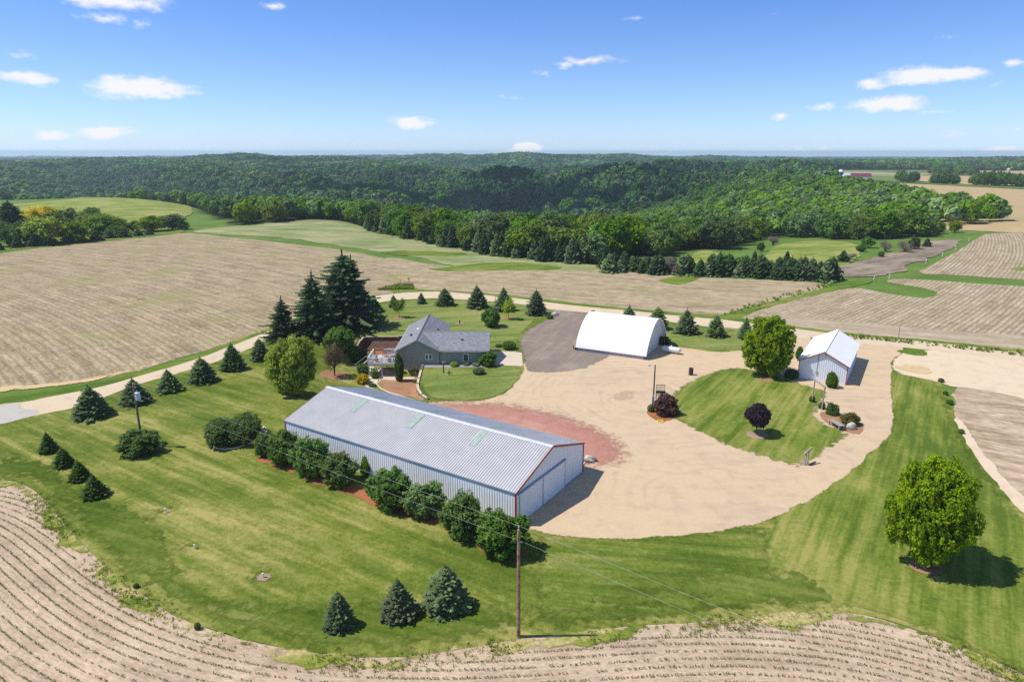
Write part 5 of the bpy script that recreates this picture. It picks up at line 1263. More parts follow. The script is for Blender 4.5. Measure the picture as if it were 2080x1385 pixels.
# ---- the house ------------------------------------------------------------------------
def house():
    t = thing('farmhouse', 'sage green farmhouse with grey shingle gable roofs', 'house', (-16, 111.3, 0), 0)
    E, RZ = 2.45, 4.55; zb = -2.4; hw = 3.62; D = 17.7; ov = .4; sl = (RZ - E) / 3.98
    # main block: x -3.62 .. 3.62, y 0 .. 17.7 ; wing: x 3.62 .. 11.8, y .25 .. 8.6
    tz = lambda x: RZ - abs(x) * sl - .12
    m = M()
    for y, s in ((0, -1), (D, 1)):
        a = [(-hw, y, zb), (hw, y, zb), (hw, y, tz(hw)), (0, y, tz(0)), (-hw, y, tz(hw))]; b = [(q[0], q[1] - s * .2, q[2]) for q in a]
        m.add(a + b, [(0, 1, 2, 3, 4) if s < 0 else (4, 3, 2, 1, 0), (9, 8, 7, 6, 5) if s < 0 else (5, 6, 7, 8, 9)] + [(j, (j + 1) % 5, (j + 1) % 5 + 5, j + 5) for j in range(5)])
    m.box(-hw, -hw + .2, .2, D - .2, zb, E + .1).box(hw - .2, hw, .2, D - .2, zb, E + .1)
    obj('wall', m, SAGE, t)
    wy0, wy1, wx = .22, 8.7, 11.75; wr = 4.7; wsl = (RZ - E) / (wr + .1)
    m = M().box(hw + .003, wx, wy0, wy0 + .2, -.1, E + .05).box(hw + .003, wx, wy1 - .2, wy1, -.1, E + .05)
    tw = lambda y: RZ - abs(y - wr) * wsl - .1
    a = [(wx, wy0 + .201, -.1), (wx, wy1 - .201, -.1), (wx, wy1 - .201, tw(wy1)), (wx, wr, tw(wr)), (wx, wy0 + .201, tw(wy0))]; b = [(q[0] - .2, q[1], q[2]) for q in a]
    m.add(a + b, [(0, 1, 2, 3, 4), (9, 8, 7, 6, 5)] + [(j, j + 5, (j + 1) % 5 + 5, (j + 1) % 5) for j in range(5)])
    obj('wall', m, SAGE, t)
    def plate(q, nm='roof_slope'):
        mm = M(); slab(mm, q, .1); return obj(nm, mm, SHING, t)
    y0, y1 = -ov, D + ov; xe = 3.98
    r1 = plate([(-xe, y0, E), (0, y0, RZ), (0, y1, RZ), (-xe, y1, E)][::-1]); r2 = plate([(xe, y0, E), (xe, y1, E), (0, y1, RZ), (0, y0, RZ)])
    ye0 = .6 - ov - .35; ye1 = wy1 + ov; xw = wx + .35
    r3 = plate([(xe - .02, ye0, E - .0), (xw, ye0, E - .0), (xw, wr, RZ - .02), (.12, wr, RZ - .02)])
    r4 = plate([(xe - .02, ye1, E), (.12, wr, RZ - .02), (xw, wr, RZ - .02), (xw, ye1, E)])
    obj('ridge_cap', M().beam((0, y0, RZ + .1), (0, y1, RZ + .1), .22, .05), plain('dark_ridge_shingle', (.09, .095, .12, 1), .9), t)
    obj('ridge_cap', M().beam((.3, wr, RZ + .085), (xw, wr, RZ + .085), .2, .05), plain('light_ridge_shingle', (.30, .31, .34, 1), .9), t)
    for s in (-1, 1):
        obj('rake_trim', M().beam((s * xe, y0 - .02, E - .02), (0, y0 - .02, RZ - .02), .05, .2), CREAM, t)
        obj('gutter', M().box(s * xe - .06, s * xe + .06, y0 if s < 0 else 9.4, y1, E - .12, E + .0), CREAM, t)
    obj('gutter', M().box(xe + .05, xw, ye0 - .1, ye0 + .01, E - .12, E - .0), CREAM, t)
    for yy in (ye0, ye1): obj('rake_trim', M().beam((xw + .02, yy, E - .04), (xw + .02, wr, RZ - .06), .05, .2), CREAM, t)
    def win(xc, zc, w, hh, y, n=1):
        f = obj('window', M().box(xc - w / 2, xc + w / 2, y - .06, y - .001, zc - hh / 2, zc + hh / 2), WHITE, t)
        for k in range(n):
            pw = w / n; x0 = xc - w / 2 + pw * k + .12; obj('pane', M().box(x0, x0 + pw - .24, y - .075, y - .061, zc - hh / 2 + .13, zc + hh / 2 - .13), GLASS, f)
    win(1.82, 1.43, 1.22, 1.05, 0, 2); win(8.1, 1.22, 1.0, 1.42, wy0, 1)
    obj('wall_vent', M().box(11.0, 11.35, wy0 - .05, wy0 - .001, 1.75, 2.15), DARK, t)
    for x, z in ((4.75, 2.2), (4.6, .55)): obj('wall_light', M().box(x - .1, x + .1, wy0 - .12, wy0 - .001, z - .08, z + .08), WHITE, t)
    obj('garage_door', M().box(wx, wx + .05, 1.6, 7.4, 0, 2.15), WHITE, t)
    obj('corner_trim', M().box(wx - .1, wx + .03, wy0 - .03, wy0 + .1, -.1, E), plain('sage_trim', (.14, .16, .14, 1), .7), t)
    obj('downspout', M().box(hw + .05, hw + .13, wy0 - .1, wy0 - .02, 0, E - .1), plain('sage_downspout', (.17, .19, .17, 1), .7), t)
    obj('patio_door', M().box(-hw - .05, -hw - .001, 2.4, 4.6, .35, 2.3), GLASS, t)
    # roof fittings
    zr = lambda x: RZ - abs(x) * sl + .1
    zw = lambda y: RZ - abs(y - wr) * wsl + .1
    for x, y, k in ((-1.9, 6.0, 'box'), (2.35, 10.6, 'box'), (2.2, 12.6, 'pipe'), (1.0, 14.0, 'pipe')):
        if k == 'box': obj('roof_vent', M().box(x - .2, x + .2, y - .2, y + .2, zr(x) - .1, zr(x) + .16), BLACKM, t)
        else: obj('vent_pipe', M().tube([(x, y, zr(x) - .1), (x, y, zr(x) + .45)], .07, 8), WHITE, t)
    obj('roof_vent', M().box(7.2, 7.55, 2.4, 2.75, zw(2.6) - .12, zw(2.6) + .15), BLACKM, t)
    obj('vent_pipe', M().tube([(5.9, 1.7, zw(1.7) - .1), (5.9, 1.7, zw(1.7) + .4)], .06, 8), WHITE, t)
    obj('solar_tube', M().lathe([(.32, 0), (.3, .12), (.18, .22), (.01, .26)], 12, (-.9, 8.2, zr(-.9) - .05)), WHITE, t)
    return t
house()

def deck():
    t = thing('deck', 'raised white-railed wooden deck on posts at the house corner', 'deck', (-24.55, 111.1, 0), 0)
    X, Y, z = 4.85, 5.2, .3
    m = M()
    k = 0
    while k < X - .05: m.box(k, min(k + .135, X), 0, Y, z - .05, z); k += .142
    obj('floor', m, plain('grey_white_deck_boards', (.52, .51, .50, 1), .7, .2, 0, .08, 4), t)
    obj('rim_beam', M().box(-.05, X, -.06, -.002, z - .32, z + .01).box(-.06, -.002, 0, Y, z - .32, z + .01).box(0, X, Y + .002, Y + .06, z - .32, z + .01), WHITE, t)
    def rail(a, b):
        a = Vector(a); b = Vector(b); L = (b - a).length; n = int(L / .13); mm = M().beam(a + Vector((0, 0, 1.0)), b + Vector((0, 0, 1.0)), .16, .07).beam(a + Vector((0, 0, .12)), b + Vector((0, 0, .12)), .05, .05)
        for q in range(1, n):
            p = a + (b - a) * q / n; mm.beam(p + Vector((0, 0, .14)), p + Vector((0, 0, .98)), .05, .05)
        return obj('railing', mm, WHITE, t)
    rail((0, 0, z), (X, 0, z)); rail((0, 0, z), (0, Y, z)); rail((1.9, Y, z), (X, Y, z))
    for x, y in ((0, 0), (2.4, 0), (0, 2.6), (0, Y), (1.9, Y), (3.4, Y), (X - .06, Y)): obj('rail_post', M().box(x - .06, x + .06, y - .06, y + .06, z, z + 1.12), WHITE, t)
    for x, y in ((.12, .08), (2.3, .08), (.12, 5.0), (2.3, 5.0), (4.6, .08)): obj('support_post', M().box(x - .08, x + .08, y - .08, y + .08, -2.15, z - .05), CREAM, t)
    st = M()
    for q in range(10): st.box(-.3 - .28 * q - .28, -.3 - .28 * q + .02, 3.8, 4.9, z - .24 * (q + 1) - .05, z - .24 * (q + 1))
    s = obj('stair', st, WOOD_G, t); obj('handrail', M().beam((-.1, 3.75, z + .95), (-3.1, 3.75, -1.1), .06, .08).beam((-3.0, 3.75, -2.1), (-3.0, 3.75, -1.0), .08, .08), WHITE, s)
deck()

def pot(x, y, z, label):
    t = thing('flower_pot', label, 'flower pot', (x, y, z)); obj('pot', M().lathe([(.2, 0), (.36, .3), (.38, .5), (.28, .62), (.31, .68), (.25, .68), (.22, .55)], 16), TERRA, t)
    o = link('plant', crown_mesh('ball:1', 'deep'), None, t); o.location = (0, 0, .55); o.scale = (.55, .55, .4)
pot(-23.3, 112.2, .3, 'terracotta pot at the open corner of the white deck'); pot(-21.05, 112.0, .3, 'terracotta pot in the middle of the white deck')
def lounge(x, y, label, c):
    t = thing('deck_chair', label, 'chair', (x, y, .3), R(8)); m = M().box(-.35, .35, -.35, .35, .36, .46); obj('seat', m, c, t)
    obj('backrest', M().beam((0, .33, .42), (0, .55, 1.0), .7, .07), c, t)
    for sx in (-.33, .33):
        for sy in (-.32, .32): obj('leg', M().box(sx - .025, sx + .025, sy - .025, sy + .025, 0, .36), BLACKM, t)
lounge(-22.4, 115.2, 'mauve cushioned chair by the rear railing of the deck', plain('mauve_cushion', (.30, .17, .22, 1), .8)); lounge(-21.0, 115.3, 'grey cushioned chair beside the mauve one on the deck', plain('grey_cushion', (.33, .33, .38, 1), .8))
t = thing('deck_table', 'small dark round table on the white deck near the house wall', 'table', (-20.5, 112.9, .3)); obj('top', M().lathe([(.5, .66), (.52, .7), (.5, .72), (.01, .72)], 20), BLACKM, t); obj('pedestal', M().lathe([(.28, 0), (.05, .06), (.04, .66)], 12), BLACKM, t)

def pergola():
    t = thing('pergola', 'red-brown slatted pergola behind the white deck', 'pergola', (-25.7, 117.0, -2.1), 0); X, Y, Z = 4.9, 5.0, 2.9
    for x in (.2, X - .2):
        for y in (.2, Y - .2): obj('post', M().box(x - .08, x + .08, y - .08, y + .08, 0, Z - .02), WOOD_R, t)
    for y in (.2, Y - .2): obj('beam', M().box(0, X, y - .05, y + .05, Z, Z + .2), WOOD_R, t)
    m = M(); x = .05
    while x < X: m.box(x, x + .05, -.3, Y + .3, Z + .202, Z + .36); x += .5
    obj('rafter', m, WOOD_R, t)
    m = M(); y = -.2
    while y < Y + .2: m.box(-.1, X + .1, y, y + .045, Z + .362, Z + .41); y += .52
    obj('slat', m, plain('pale_worn_slats', (.60, .39, .29, 1), .8, .15, 0, .15, 5), t)
pergola()

BLOCKW = plain('tumbled_brown_block', (.20, .135, .105, 1), .9, .1, 0, .45, 3.0, .4)
CAPW = plain('pale_block_cap', (.62, .53, .44, 1), .9, .1, 0, .1, 3)
def block_wall(name, label, line, cap=.14):
    """line: (x, y, z_bottom, z_top) stepped blocks"""
    t = thing(name, label, 'retaining wall', (line[0][0], line[0][1], 0)); m = M(); c = M(); ox, oy = line[0][:2]
    for (x0, y0, b0, t0), (x1, y1, b1, t1) in zip(line[:-1], line[1:]):
        L = math.hypot(x1 - x0, y1 - y0); n = max(1, int(L / .42))
        for k in range(n):
            f0, f1 = k / n, (k + .93) / n; fm = (f0 + f1) / 2; zt = round((t0 + (t1 - t0) * fm) / .18) * .18; zb_ = b0 + (b1 - b0) * fm
            A = (x0 + (x1 - x0) * f0 - ox, y0 + (y1 - y0) * f0 - oy); B = (x0 + (x1 - x0) * f1 - ox, y0 + (y1 - y0) * f1 - oy)
            z = zb_
            while z < zt - .02: m.beam((*A, z + .085), (*B, z + .085), .30 + random.uniform(-.03, .03), .165); z += .18
            c.beam((*A, zt + .05), (*B, zt + .05), .36, .10)
    obj('block_course', m, BLOCKW, t); obj('cap_course', c, CAPW, t)
block_wall('retaining_wall', 'curved stepped block wall with pale caps between mulch and house lawn',
           [(-15.15, 111.1, -2.2, .2), (-15.1, 108, -2.2, .2), (-14.95, 105, -2.1, .16), (-14.8, 102, -1.6, .12), (-14.6, 100, -1.1, .1), (-14.2, 98, -.6, .1), (-13.7, 96.5, -.3, .1), (-12.9, 95, -.1, .1), (-12.2, 94.1, -.05, .1)])
block_wall('retaining_wall', 'tall brown terraced block wall behind the pergola', [(-29.5, 119.5, -2.1, -1.5), (-29.4, 123, -2.1, -.7), (-29.3, 126, -2.1, -.1), (-29.1, 128.6, -2.1, .1), (-27, 128.9, -2.1, .1), (-24, 128.9, -2.1, .25), (-19.8, 128.9, -2.1, .3)])
_ln = [GP(*p) for p in [(803, 759), (790, 761), (777, 766), (767, 774), (766, 782), (774, 790), (790, 798), (815, 806), (840, 814)]]
def kerb(name, label, pts, mat):
    o = obj(name, M().tube([(p[0], p[1], p[2] + .1) for p in pts], .13, 6), mat); return tag(o, label, 'edging')
kerb('concrete_edging', 'pale curved concrete edging round the brown mulch below the house', _ln, CONC)
kerb('bed_edging', 'pale stone edging round the two-lobed yew', [GP(*p) for p in [(424, 899), (436, 911), (455, 914), (480, 911), (510, 900), (536, 886), (543, 874), (535, 868)]], CONC)

# ---- poles, wires ------------------------------------------------------------------------
def pole(name, p, ht, r, mat, label, tilt=(0, 0)):
    t = thing(name, label, 'utility pole', p); obj('post', M().tube([(0, 0, -.3), (tilt[0] * .5, tilt[1] * .5, ht * .5), (tilt[0], tilt[1], ht)], [r, r * .86, r * .7], 12), mat, t); return t
p1 = GP(1053, 1293); h1 = HT(p1, 1075)
t1 = pole('utility_pole', p1, h1, .155, WOOD_P, 'bare brown wooden power pole on the lawn edge in front of the shed')
obj('pin_insulator', M().lathe([(.03, 0), (.03, .18), (.07, .2), (.06, .3), (.02, .34)], 10, (0, 0, h1)), STEEL, t1); obj('insulator', M().tube([(0, 0, h1 - 1.0), (.28, 0, h1 - 1.0)], .05, 8), STEEL, t1)
p2 = GP(290, 908); h2 = 8.05
t2 = pole('utility_pole', p2, h2, .15, WOOD_D, 'grey wooden power pole carrying a transformer above a loose shrub')
tf = obj('transformer', M().lathe([(.05, -.52), (.27, -.5), (.28, -.45), (.28, .36), (.30, .38), (.30, .44), (.22, .5), (.02, .52)], 16, (.42, -.1, h2 - 1.35)), plain('pale_blue_grey_tank', (.50, .58, .66, 1), .4, .5), t2)
obj('bushing', M().lathe([(.05, 0), (.06, .12), (.03, .3)], 8, (.36, -.1, h2 - .85)), STEEL, tf); obj('bracket', M().box(0, .2, -.14, -.06, h2 - 1.5, h2 - 1.2), STEEL, t2)
obj('pin_insulator', M().lathe([(.03, 0), (.03, .12), (.07, .14), (.06, .24), (.02, .28)], 10, (0, 0, h2)), STEEL, t2)
def wire(a, b, sag, label, r=.006):
    pts = []
    for k in range(25):
        f = k / 24; p = Vector(a).lerp(Vector(b), f); p.z -= sag * 4 * f * (1 - f); pts.append(p)
    o = obj('power_wire', M().tube(pts, r, 5), plain('pale_aluminium_wire', (.5, .5, .49, 1), .5, .4, .1)); return tag(o, label, 'wire')
d = Vector((p1[0] - p2[0], p1[1] - p2[1], 0)); p3 = (p1[0] + d.x, p1[1] + d.y, 0)
wire((p2[0], p2[1], h2 + .3), (p1[0], p1[1], h1 + .3), .25, 'upper bare wire between the transformer pole and the bare brown pole')
wire((p2[0], p2[1], h2 - 1.0), (p1[0] + .3, p1[1], h1 - 1.0), .3, 'lower bare wire between the transformer pole and the bare brown pole')
wire((p1[0], p1[1], h1 + .3), (p3[0], p3[1], h1 + .1), .25, 'upper bare wire running on past the bare brown pole over the field edge')
wire((p1[0] + .3, p1[1], h1 - 1.0), (p3[0] + .3, p3[1], h1 - 1.2), .3, 'lower bare wire running on past the bare brown pole over the field edge')
p = GP(1326, 826); hh = HT(p, 741)
t = pole('yard_light_pole', p, hh, .13, WOOD_D, 'dark yard light pole with a curved lamp arm beside the bronze shrub'); t['category'] = 'light pole'
a_ = obj('lamp_arm', M().tube([(0, 0, hh - .35), (-.35, 0, hh - .05), (-.75, 0, hh - .02)], .025, 6), STEEL, t); obj('lamp_head', M().lathe([(.06, .1), (.2, .02), (.16, -.12), (.05, -.18)], 12, (-.8, 0, hh - .04)), STEEL, a_)
obj('meter_box', M().box(-.22, .1, -.25, -.1, .5, 1.7), plain('pale_blue_box', (.45, .55, .68, 1), .5), t)
for px, py, ty, nm, lb, rr in [(1006, 628, 600, 'utility_pole', 'thin grey pole between two spruces on the road bend', .09), (1824, 690, 662, 'utility_pole', 'slender grey pole on the headland beyond the road', .09)]:
    q = GP(px, py); pole(nm, q, HT(q, ty), rr, WOOD_G, lb)

# ---- yard furniture ----------------------------------------------------------------------
p = GP(1341, 812)
t = thing('iron_bench', 'tall black iron lattice bench behind the bronze shrub', 'bench', p, R(-8)); w = .62
def lattice(z0, z1, y, lean=0.0):
    m = M().beam((-w, y, z0), (-w, y + lean, z1), .06, .06).beam((w, y, z0), (w, y + lean, z1), .06, .06).beam((-w, y, z0), (w, y, z0), .06, .06).beam((-w, y + lean, z1), (w, y + lean, z1), .07, .07)
    for k in range(1, 10): x = -w + 2 * w * k / 10; m.beam((x, y, z0), (x, y + lean, z1), .025, .025)
    for k in range(1, 4): f = k / 4; m.beam((-w, y + lean * f, z0 + (z1 - z0) * f), (w, y + lean * f, z0 + (z1 - z0) * f), .025, .025)
    return m
obj('backrest', lattice(1.15, 2.1, .42, .12), BLACKM, t); obj('front_panel', lattice(.75, 1.5, -.35), BLACKM, t)
m = M()
for k in range(9): m.box(-w, w, -.35 + k * .09, -.30 + k * .09, 1.1, 1.13)
obj('seat', m, BLACKM, t)
for sx in (-w, w):
    for sy in (-.35, .42): obj('leg', M().beam((sx, sy, 0), (sx, sy, 1.15), .07, .07), BLACKM, t)
p = GP(1403, 762)
t = thing('burn_barrel', 'rusty dark burn barrel on the gravel at the lawn corner', 'barrel', p); obj('drum', M().lathe([(.36, 0), (.37, .04), (.36, .08), (.36, .36), (.375, .38), (.36, .41), (.36, .72), (.375, .74), (.36, .77), (.36, 1.14), (.38, 1.16), (.38, 1.2), (.33, 1.2), (.32, .3)], 20), RUST, t)
obj('rim', M().lathe([(.375, 1.2), (.385, 1.22), (.33, 1.22)], 20), BLACKM, t)
pa, pb = GP(1350, 716), GP(1377, 720); pm = [(a + b) / 2 for a, b in zip(pa, pb)]; aa = math.atan2(pb[1] - pa[1], pb[0] - pa[0])
t = thing('propane_tank', 'long white propane tank on feet beside the arched building', 'propane tank', pm, aa)
pr = [(-1.75, .03), (-1.72, .2), (-1.6, .38), (-1.4, .48), (-1.1, .52), (1.1, .52), (1.4, .48), (1.6, .38), (1.72, .2), (1.75, .03)]
obj('vessel', M().tube([(x, 0, .78) for x, r_ in pr], [r_ for x, r_ in pr], 20), plain('white_tank_paint', (.74, .77, .80, 1), .35, .5), t, smooth_=True)
obj('valve_dome', M().lathe([(.2, 0), (.2, .16), (.12, .24), (.01, .26)], 12, (0, 0, 1.28)), STEEL, t)
for x in (-.95, .95): obj('foot', M().box(x - .09, x + .09, -.35, .35, 0, .36), STEEL, t)
# timber arbour: two posts and a top beam
a, b = GP(1649, 818), GP(1669, 833); hA = HT(a, 772); hB = HT(b, 787)
t = thing('timber_arbour', 'grey timber arbour of two posts and a top beam before the garage', 'arbour', a); bx_, by_ = b[0] - a[0], b[1] - a[1]
obj('post', M().tube([(0, 0, 0), (.05, 0, hA)], .10, 8), WOOD_G, t); obj('post', M().tube([(bx_, by_, 0), (bx_ + .05, by_, hB)], .10, 8), WOOD_G, t)
obj('top_beam', M().beam((-bx_ * .08, -by_ * .08, hA + .08), (bx_ * 1.08, by_ * 1.08, hB + .08), .2, .16), WOOD_G, t)
p = GP(1698, 869); q1, q2 = GP(1686, 863), GP(1703, 873)
t = thing('plank_bench', 'weathered grey plank bench on brown mulch near the pale boulder', 'bench', p, math.atan2(q2[1] - q1[1], q2[0] - q1[0])); m = M()
for k in range(4): m.box(-1.2, 1.2, -.42 + k * .21, -.24 + k * .21, .72, .78)
obj('seat', m, WOOD_G, t)
for sx in (-1.0, 1.0):
    for sy in (-.32, .32): obj('leg', M().box(sx - .06, sx + .06, sy - .06, sy + .06, 0, .72), WOOD_G, t)
obj('stretcher', M().box(-1.0, 1.0, -.04, .04, .35, .45), WOOD_G, t)
# log frame by the drive corner
p = GP(1637, 944)
t = thing('sign_frame', 'grey wooden frame with a slanting top rail at the drive corner', 'frame', p, R(35))
obj('post', M().beam((-.25, 0, 0), (-.25, 0, 1.55), .13, .13), WOOD_G, t); obj('post', M().beam((.25, 0, 0), (.25, 0, 1.75), .13, .13), WOOD_G, t)
obj('top_rail', M().beam((-.62, 0, 1.5), (.75, 0, 1.98), .16, .16), WOOD_G, t)
tag(obj('timber_baulk', M().box(-.75, .75, -.1, .1, 0, .2), WOOD_D, None, GP(1649, 943)), 'dark timber baulk lying beside the grey wooden frame', 'timber'); bpy.data.objects['timber_baulk'].rotation_euler.z = R(38)
t = thing('yellow_planter', 'yellow scalloped ring lying at the edge of the rust mulch', 'planter', GP(1341, 857)); m = M()
for k in range(12):
    a0, a1 = 6.283 * k / 12, 6.283 * (k + 1) / 12; m.tube([(.36 * math.cos(a0), .36 * math.sin(a0), .1), (.42 * math.cos((a0 + a1) / 2), .42 * math.sin((a0 + a1) / 2), .16), (.36 * math.cos(a1), .36 * math.sin(a1), .1)], .07, 6)
obj('ring', m, YEL, t)
for px, py, lb in [(535, 1174, 'white vent pipe in the largest bare circle on the lawn'), (396, 1115, 'white vent pipe on the lawn between two others'), (337, 1041, 'white vent pipe on the lawn nearest the short spruce row')]:
    t = thing('vent_pipe', lb, 'pipe', GP(px, py), 0, 'septic vent pipes on the lawn'); obj('riser', M().tube([(0, 0, 0), (0, 0, .42)], .065, 10), WHITE, t); obj('cap', M().lathe([(.09, .42), (.09, .5), (.03, .54)], 10), WHITE, t)
t = thing('well_head', 'short black well pipe in a bare circle on the lawn behind the house', 'pipe', GP(934, 658.5)); obj('casing', M().tube([(0, 0, 0), (0, 0, .7)], .13, 10), BLACKM, t); obj('cap', M().lathe([(.18, .7), (.18, .8), (.05, .84)], 10), BLACKM, t)
p = GP(901, 758); hh = HT(p, 736)
t = thing('bird_house_post', 'brown post with a small bird house on the house lawn', 'post', p); obj('post', M().box(-.1, .1, -.1, .1, 0, hh - .3), WOOD_D, t); bh = obj('bird_house', M().box(-.17, .17, -.17, .17, hh - .32, hh), WOOD_D, t); obj('roof', M().add([(-.22, -.22, hh + .003), (.22, -.22, hh + .003), (.22, .22, hh + .003), (-.22, .22, hh + .003), (-.22, 0, hh + .16), (.22, 0, hh + .16)], [(0, 1, 5, 4), (2, 3, 4, 5), (0, 4, 3), (1, 2, 5), (3, 2, 1, 0)]), WOOD_R, bh)
t = thing('hydrant', 'low dark hydrant beside the bird house post', 'hydrant', GP(912, 762)); obj('barrel', M().tube([(0, 0, 0), (0, 0, .75)], .09, 8), BLACKM, t); obj('spout', M().tube([(0, 0, .65), (.28, 0, .6)], .05, 8), BLACKM, t)
p = GP(970, 756); hh = HT(p, 738)
t = thing('lamp_post', 'small garden lamp post among shrubs before the single window', 'lamp post', p); obj('post', M().tube([(0, 0, 0), (0, 0, hh - .35)], .05, 8), BLACKM, t); ln = obj('lantern', M().lathe([(.07, 0), (.10, .05), (.10, .3), (.02, .36)], 8, (0, 0, hh - .35)), CREAM, t); obj('lantern_cap', M().lathe([(.13, 0), (.02, .1)], 8, (0, 0, hh - .04)), BLACKM, ln)
t = thing('mailbox', 'dark mailbox on a post showing above the arched roof', 'mailbox', GP(1205, 644)); obj('post', M().box(-.06, .06, -.06, .06, 0, 1.15), WOOD_D, t); obj('box', M().box(-.45, .25, -.14, .14, 1.15, 1.5), BLACKM, t)
t = thing('hand_cart', 'small rusty iron implement at the arched building corner', 'implement', GP(1169, 711)); obj('frame', M().beam((-.5, 0, .5), (.5, .1, .35), .12, .12).beam((-.3, 0, 0), (-.4, 0, .9), .1, .1), RUST, t); obj('wheel', M().tube([(.1, -.1, .25), (.1, .1, .25)], .25, 14), RUST, t)
for px, py, ty, lb, mt in [(814, 583, 563, 'yellow back of a road sign beyond the road bend', plain('faded_yellow_board', (.85, .52, .03, 1), .6)), (831, 582, 564, 'brownish road sign beside the yellow one beyond the road bend', plain('dull_brown_board', (.36, .22, .08, 1), .6))]:
    p = GP(px, py); hh = HT(p, ty); t = thing('road_sign', lb, 'road sign', p, R(-40)); obj('post', M().box(-.05, .05, -.05, .05, 0, hh), WOOD_G, t)
    w_ = .62 if px < 820 else .4; obj('board', M().box(-w_, w_, -.09, -.052, hh - .55, hh), mt, t)
for k, (px, py) in enumerate([(1775, 571), (1806, 566.5), (1881, 535), (1914, 522), (1941, 507), (1968, 491)]):
    p = GP(px, py); t = thing('marker_post', 'slim white marker post on the grass margin of the ridged field', 'marker post', p, 0, 'white marker posts along the ridged field'); obj('post', M().box(-.08, .08, -.08, .08, 0, 1.5), WHITE, t); obj('cap', M().lathe([(.12, 1.5), (.02, 1.6)], 8), WHITE, t)

# ---- far farmstead, silo and mast -------------------------------------------------------
def barn(p, L, W, E, RZ, rz, wall, roof, name, label, door=True):
    t = thing(name, label, 'barn', p, rz); m = M().box(-L / 2, L / 2, -W / 2, W / 2, -1.5, E); m.add([(-L / 2, -W / 2, E), (-L / 2, W / 2, E), (-L / 2, 0, RZ), (L / 2, -W / 2, E), (L / 2, W / 2, E), (L / 2, 0, RZ)], [(0, 2, 1), (3, 4, 5), (0, 3, 5, 2), (1, 2, 5, 4)])
    obj('wall', m, wall, t)
    for s in (-1, 1):
        mm = M(); q = [(-L / 2 - .5, s * (W / 2 + .5), E - .2), (L / 2 + .5, s * (W / 2 + .5), E - .2), (L / 2 + .5, 0, RZ + .15), (-L / 2 - .5, 0, RZ + .15)]; slab(mm, q if s < 0 else q[::-1], .15); obj('roof_slope', mm, roof, t)
    if door: obj('door', M().box(-2.5, 2.5, -W / 2 - .1, -W / 2 - .01, -1, 3.4), WHITE, t)
MAROON = plain('maroon_roof', (.15, .035, .07, 1), .5)
barn(GP(1747, 366.5), 22, 14, 4.6, 8.2, R(-18), WHITE, MAROON, 'barn', 'far white barn with a maroon roof'); barn(GP(1720.5, 365.5), 9, 9, 4.5, 8.5, R(-60), WHITE, STEEL, 'barn', 'small pale shed beside the far maroon-roofed barn', False)
barn(GP(1733, 366), 7, 5, 3, 4.5, R(-20), WHITE, WHITE, 'barn', 'low white outbuilding between the far pale shed and barn', False)
def silo(p, r, hh, mat, top, label):
    t = thing('silo', label, 'silo', p); obj('tower', M().lathe([(r, -3), (r, hh)], 18), mat, t); obj('dome', M().lathe([(r * 1.03, hh + .01), (r * .85, hh + r * .45), (r * .4, hh + r * .8), (.05, hh + r * .9)], 18), top, t)
silo(GP(1706, 362), 3.9, 8.6, plain('dark_blue_silo', (.06, .08, .12, 1), .5), WHITE, 'dark blue silo with a white dome among far trees'); silo(GP(2047, 354.5), 3.0, 8, plain('grey_concrete_silo', (.42, .38, .33, 1), .9), CONC, 'grey concrete silo on the far pale field')
for px, py, s, lb in [(472, 322.5, 16, 'pale house on the wooded far ridge'), (1418, 319, 14, 'white house on a distant hill'), (1590, 331, 12, 'little white farm building among the far woods')]:
    p = GP(px, py); p = (p[0], p[1], p[2] + (8 if px < 1500 else 4)); barn(p, s, 9, 8, 12, R(20), CREAM, STEEL, 'far_house', lb, False)
p = GP(332, 319); t = thing('radio_mast', 'thin lattice radio mast on the wooded horizon', 'mast', p); hh = 28
m = M()
for k in range(3): a = 2.094 * k; m.beam((1.3 * math.cos(a), 1.3 * math.sin(a), 0), (1.3 * math.cos(a), 1.3 * math.sin(a), hh), .35, .35)
for q in range(0, hh, 6):
    for k in range(3): a = 2.094 * k; b = a + 2.094; m.beam((1.3 * math.cos(a), 1.3 * math.sin(a), q), (1.3 * math.cos(b), 1.3 * math.sin(b), q + 6), .25, .25)
obj('lattice', m, STEEL, t); obj('antenna', M().tube([(0, 0, hh), (0, 0, hh + 6)], .25, 6), STEEL, t)
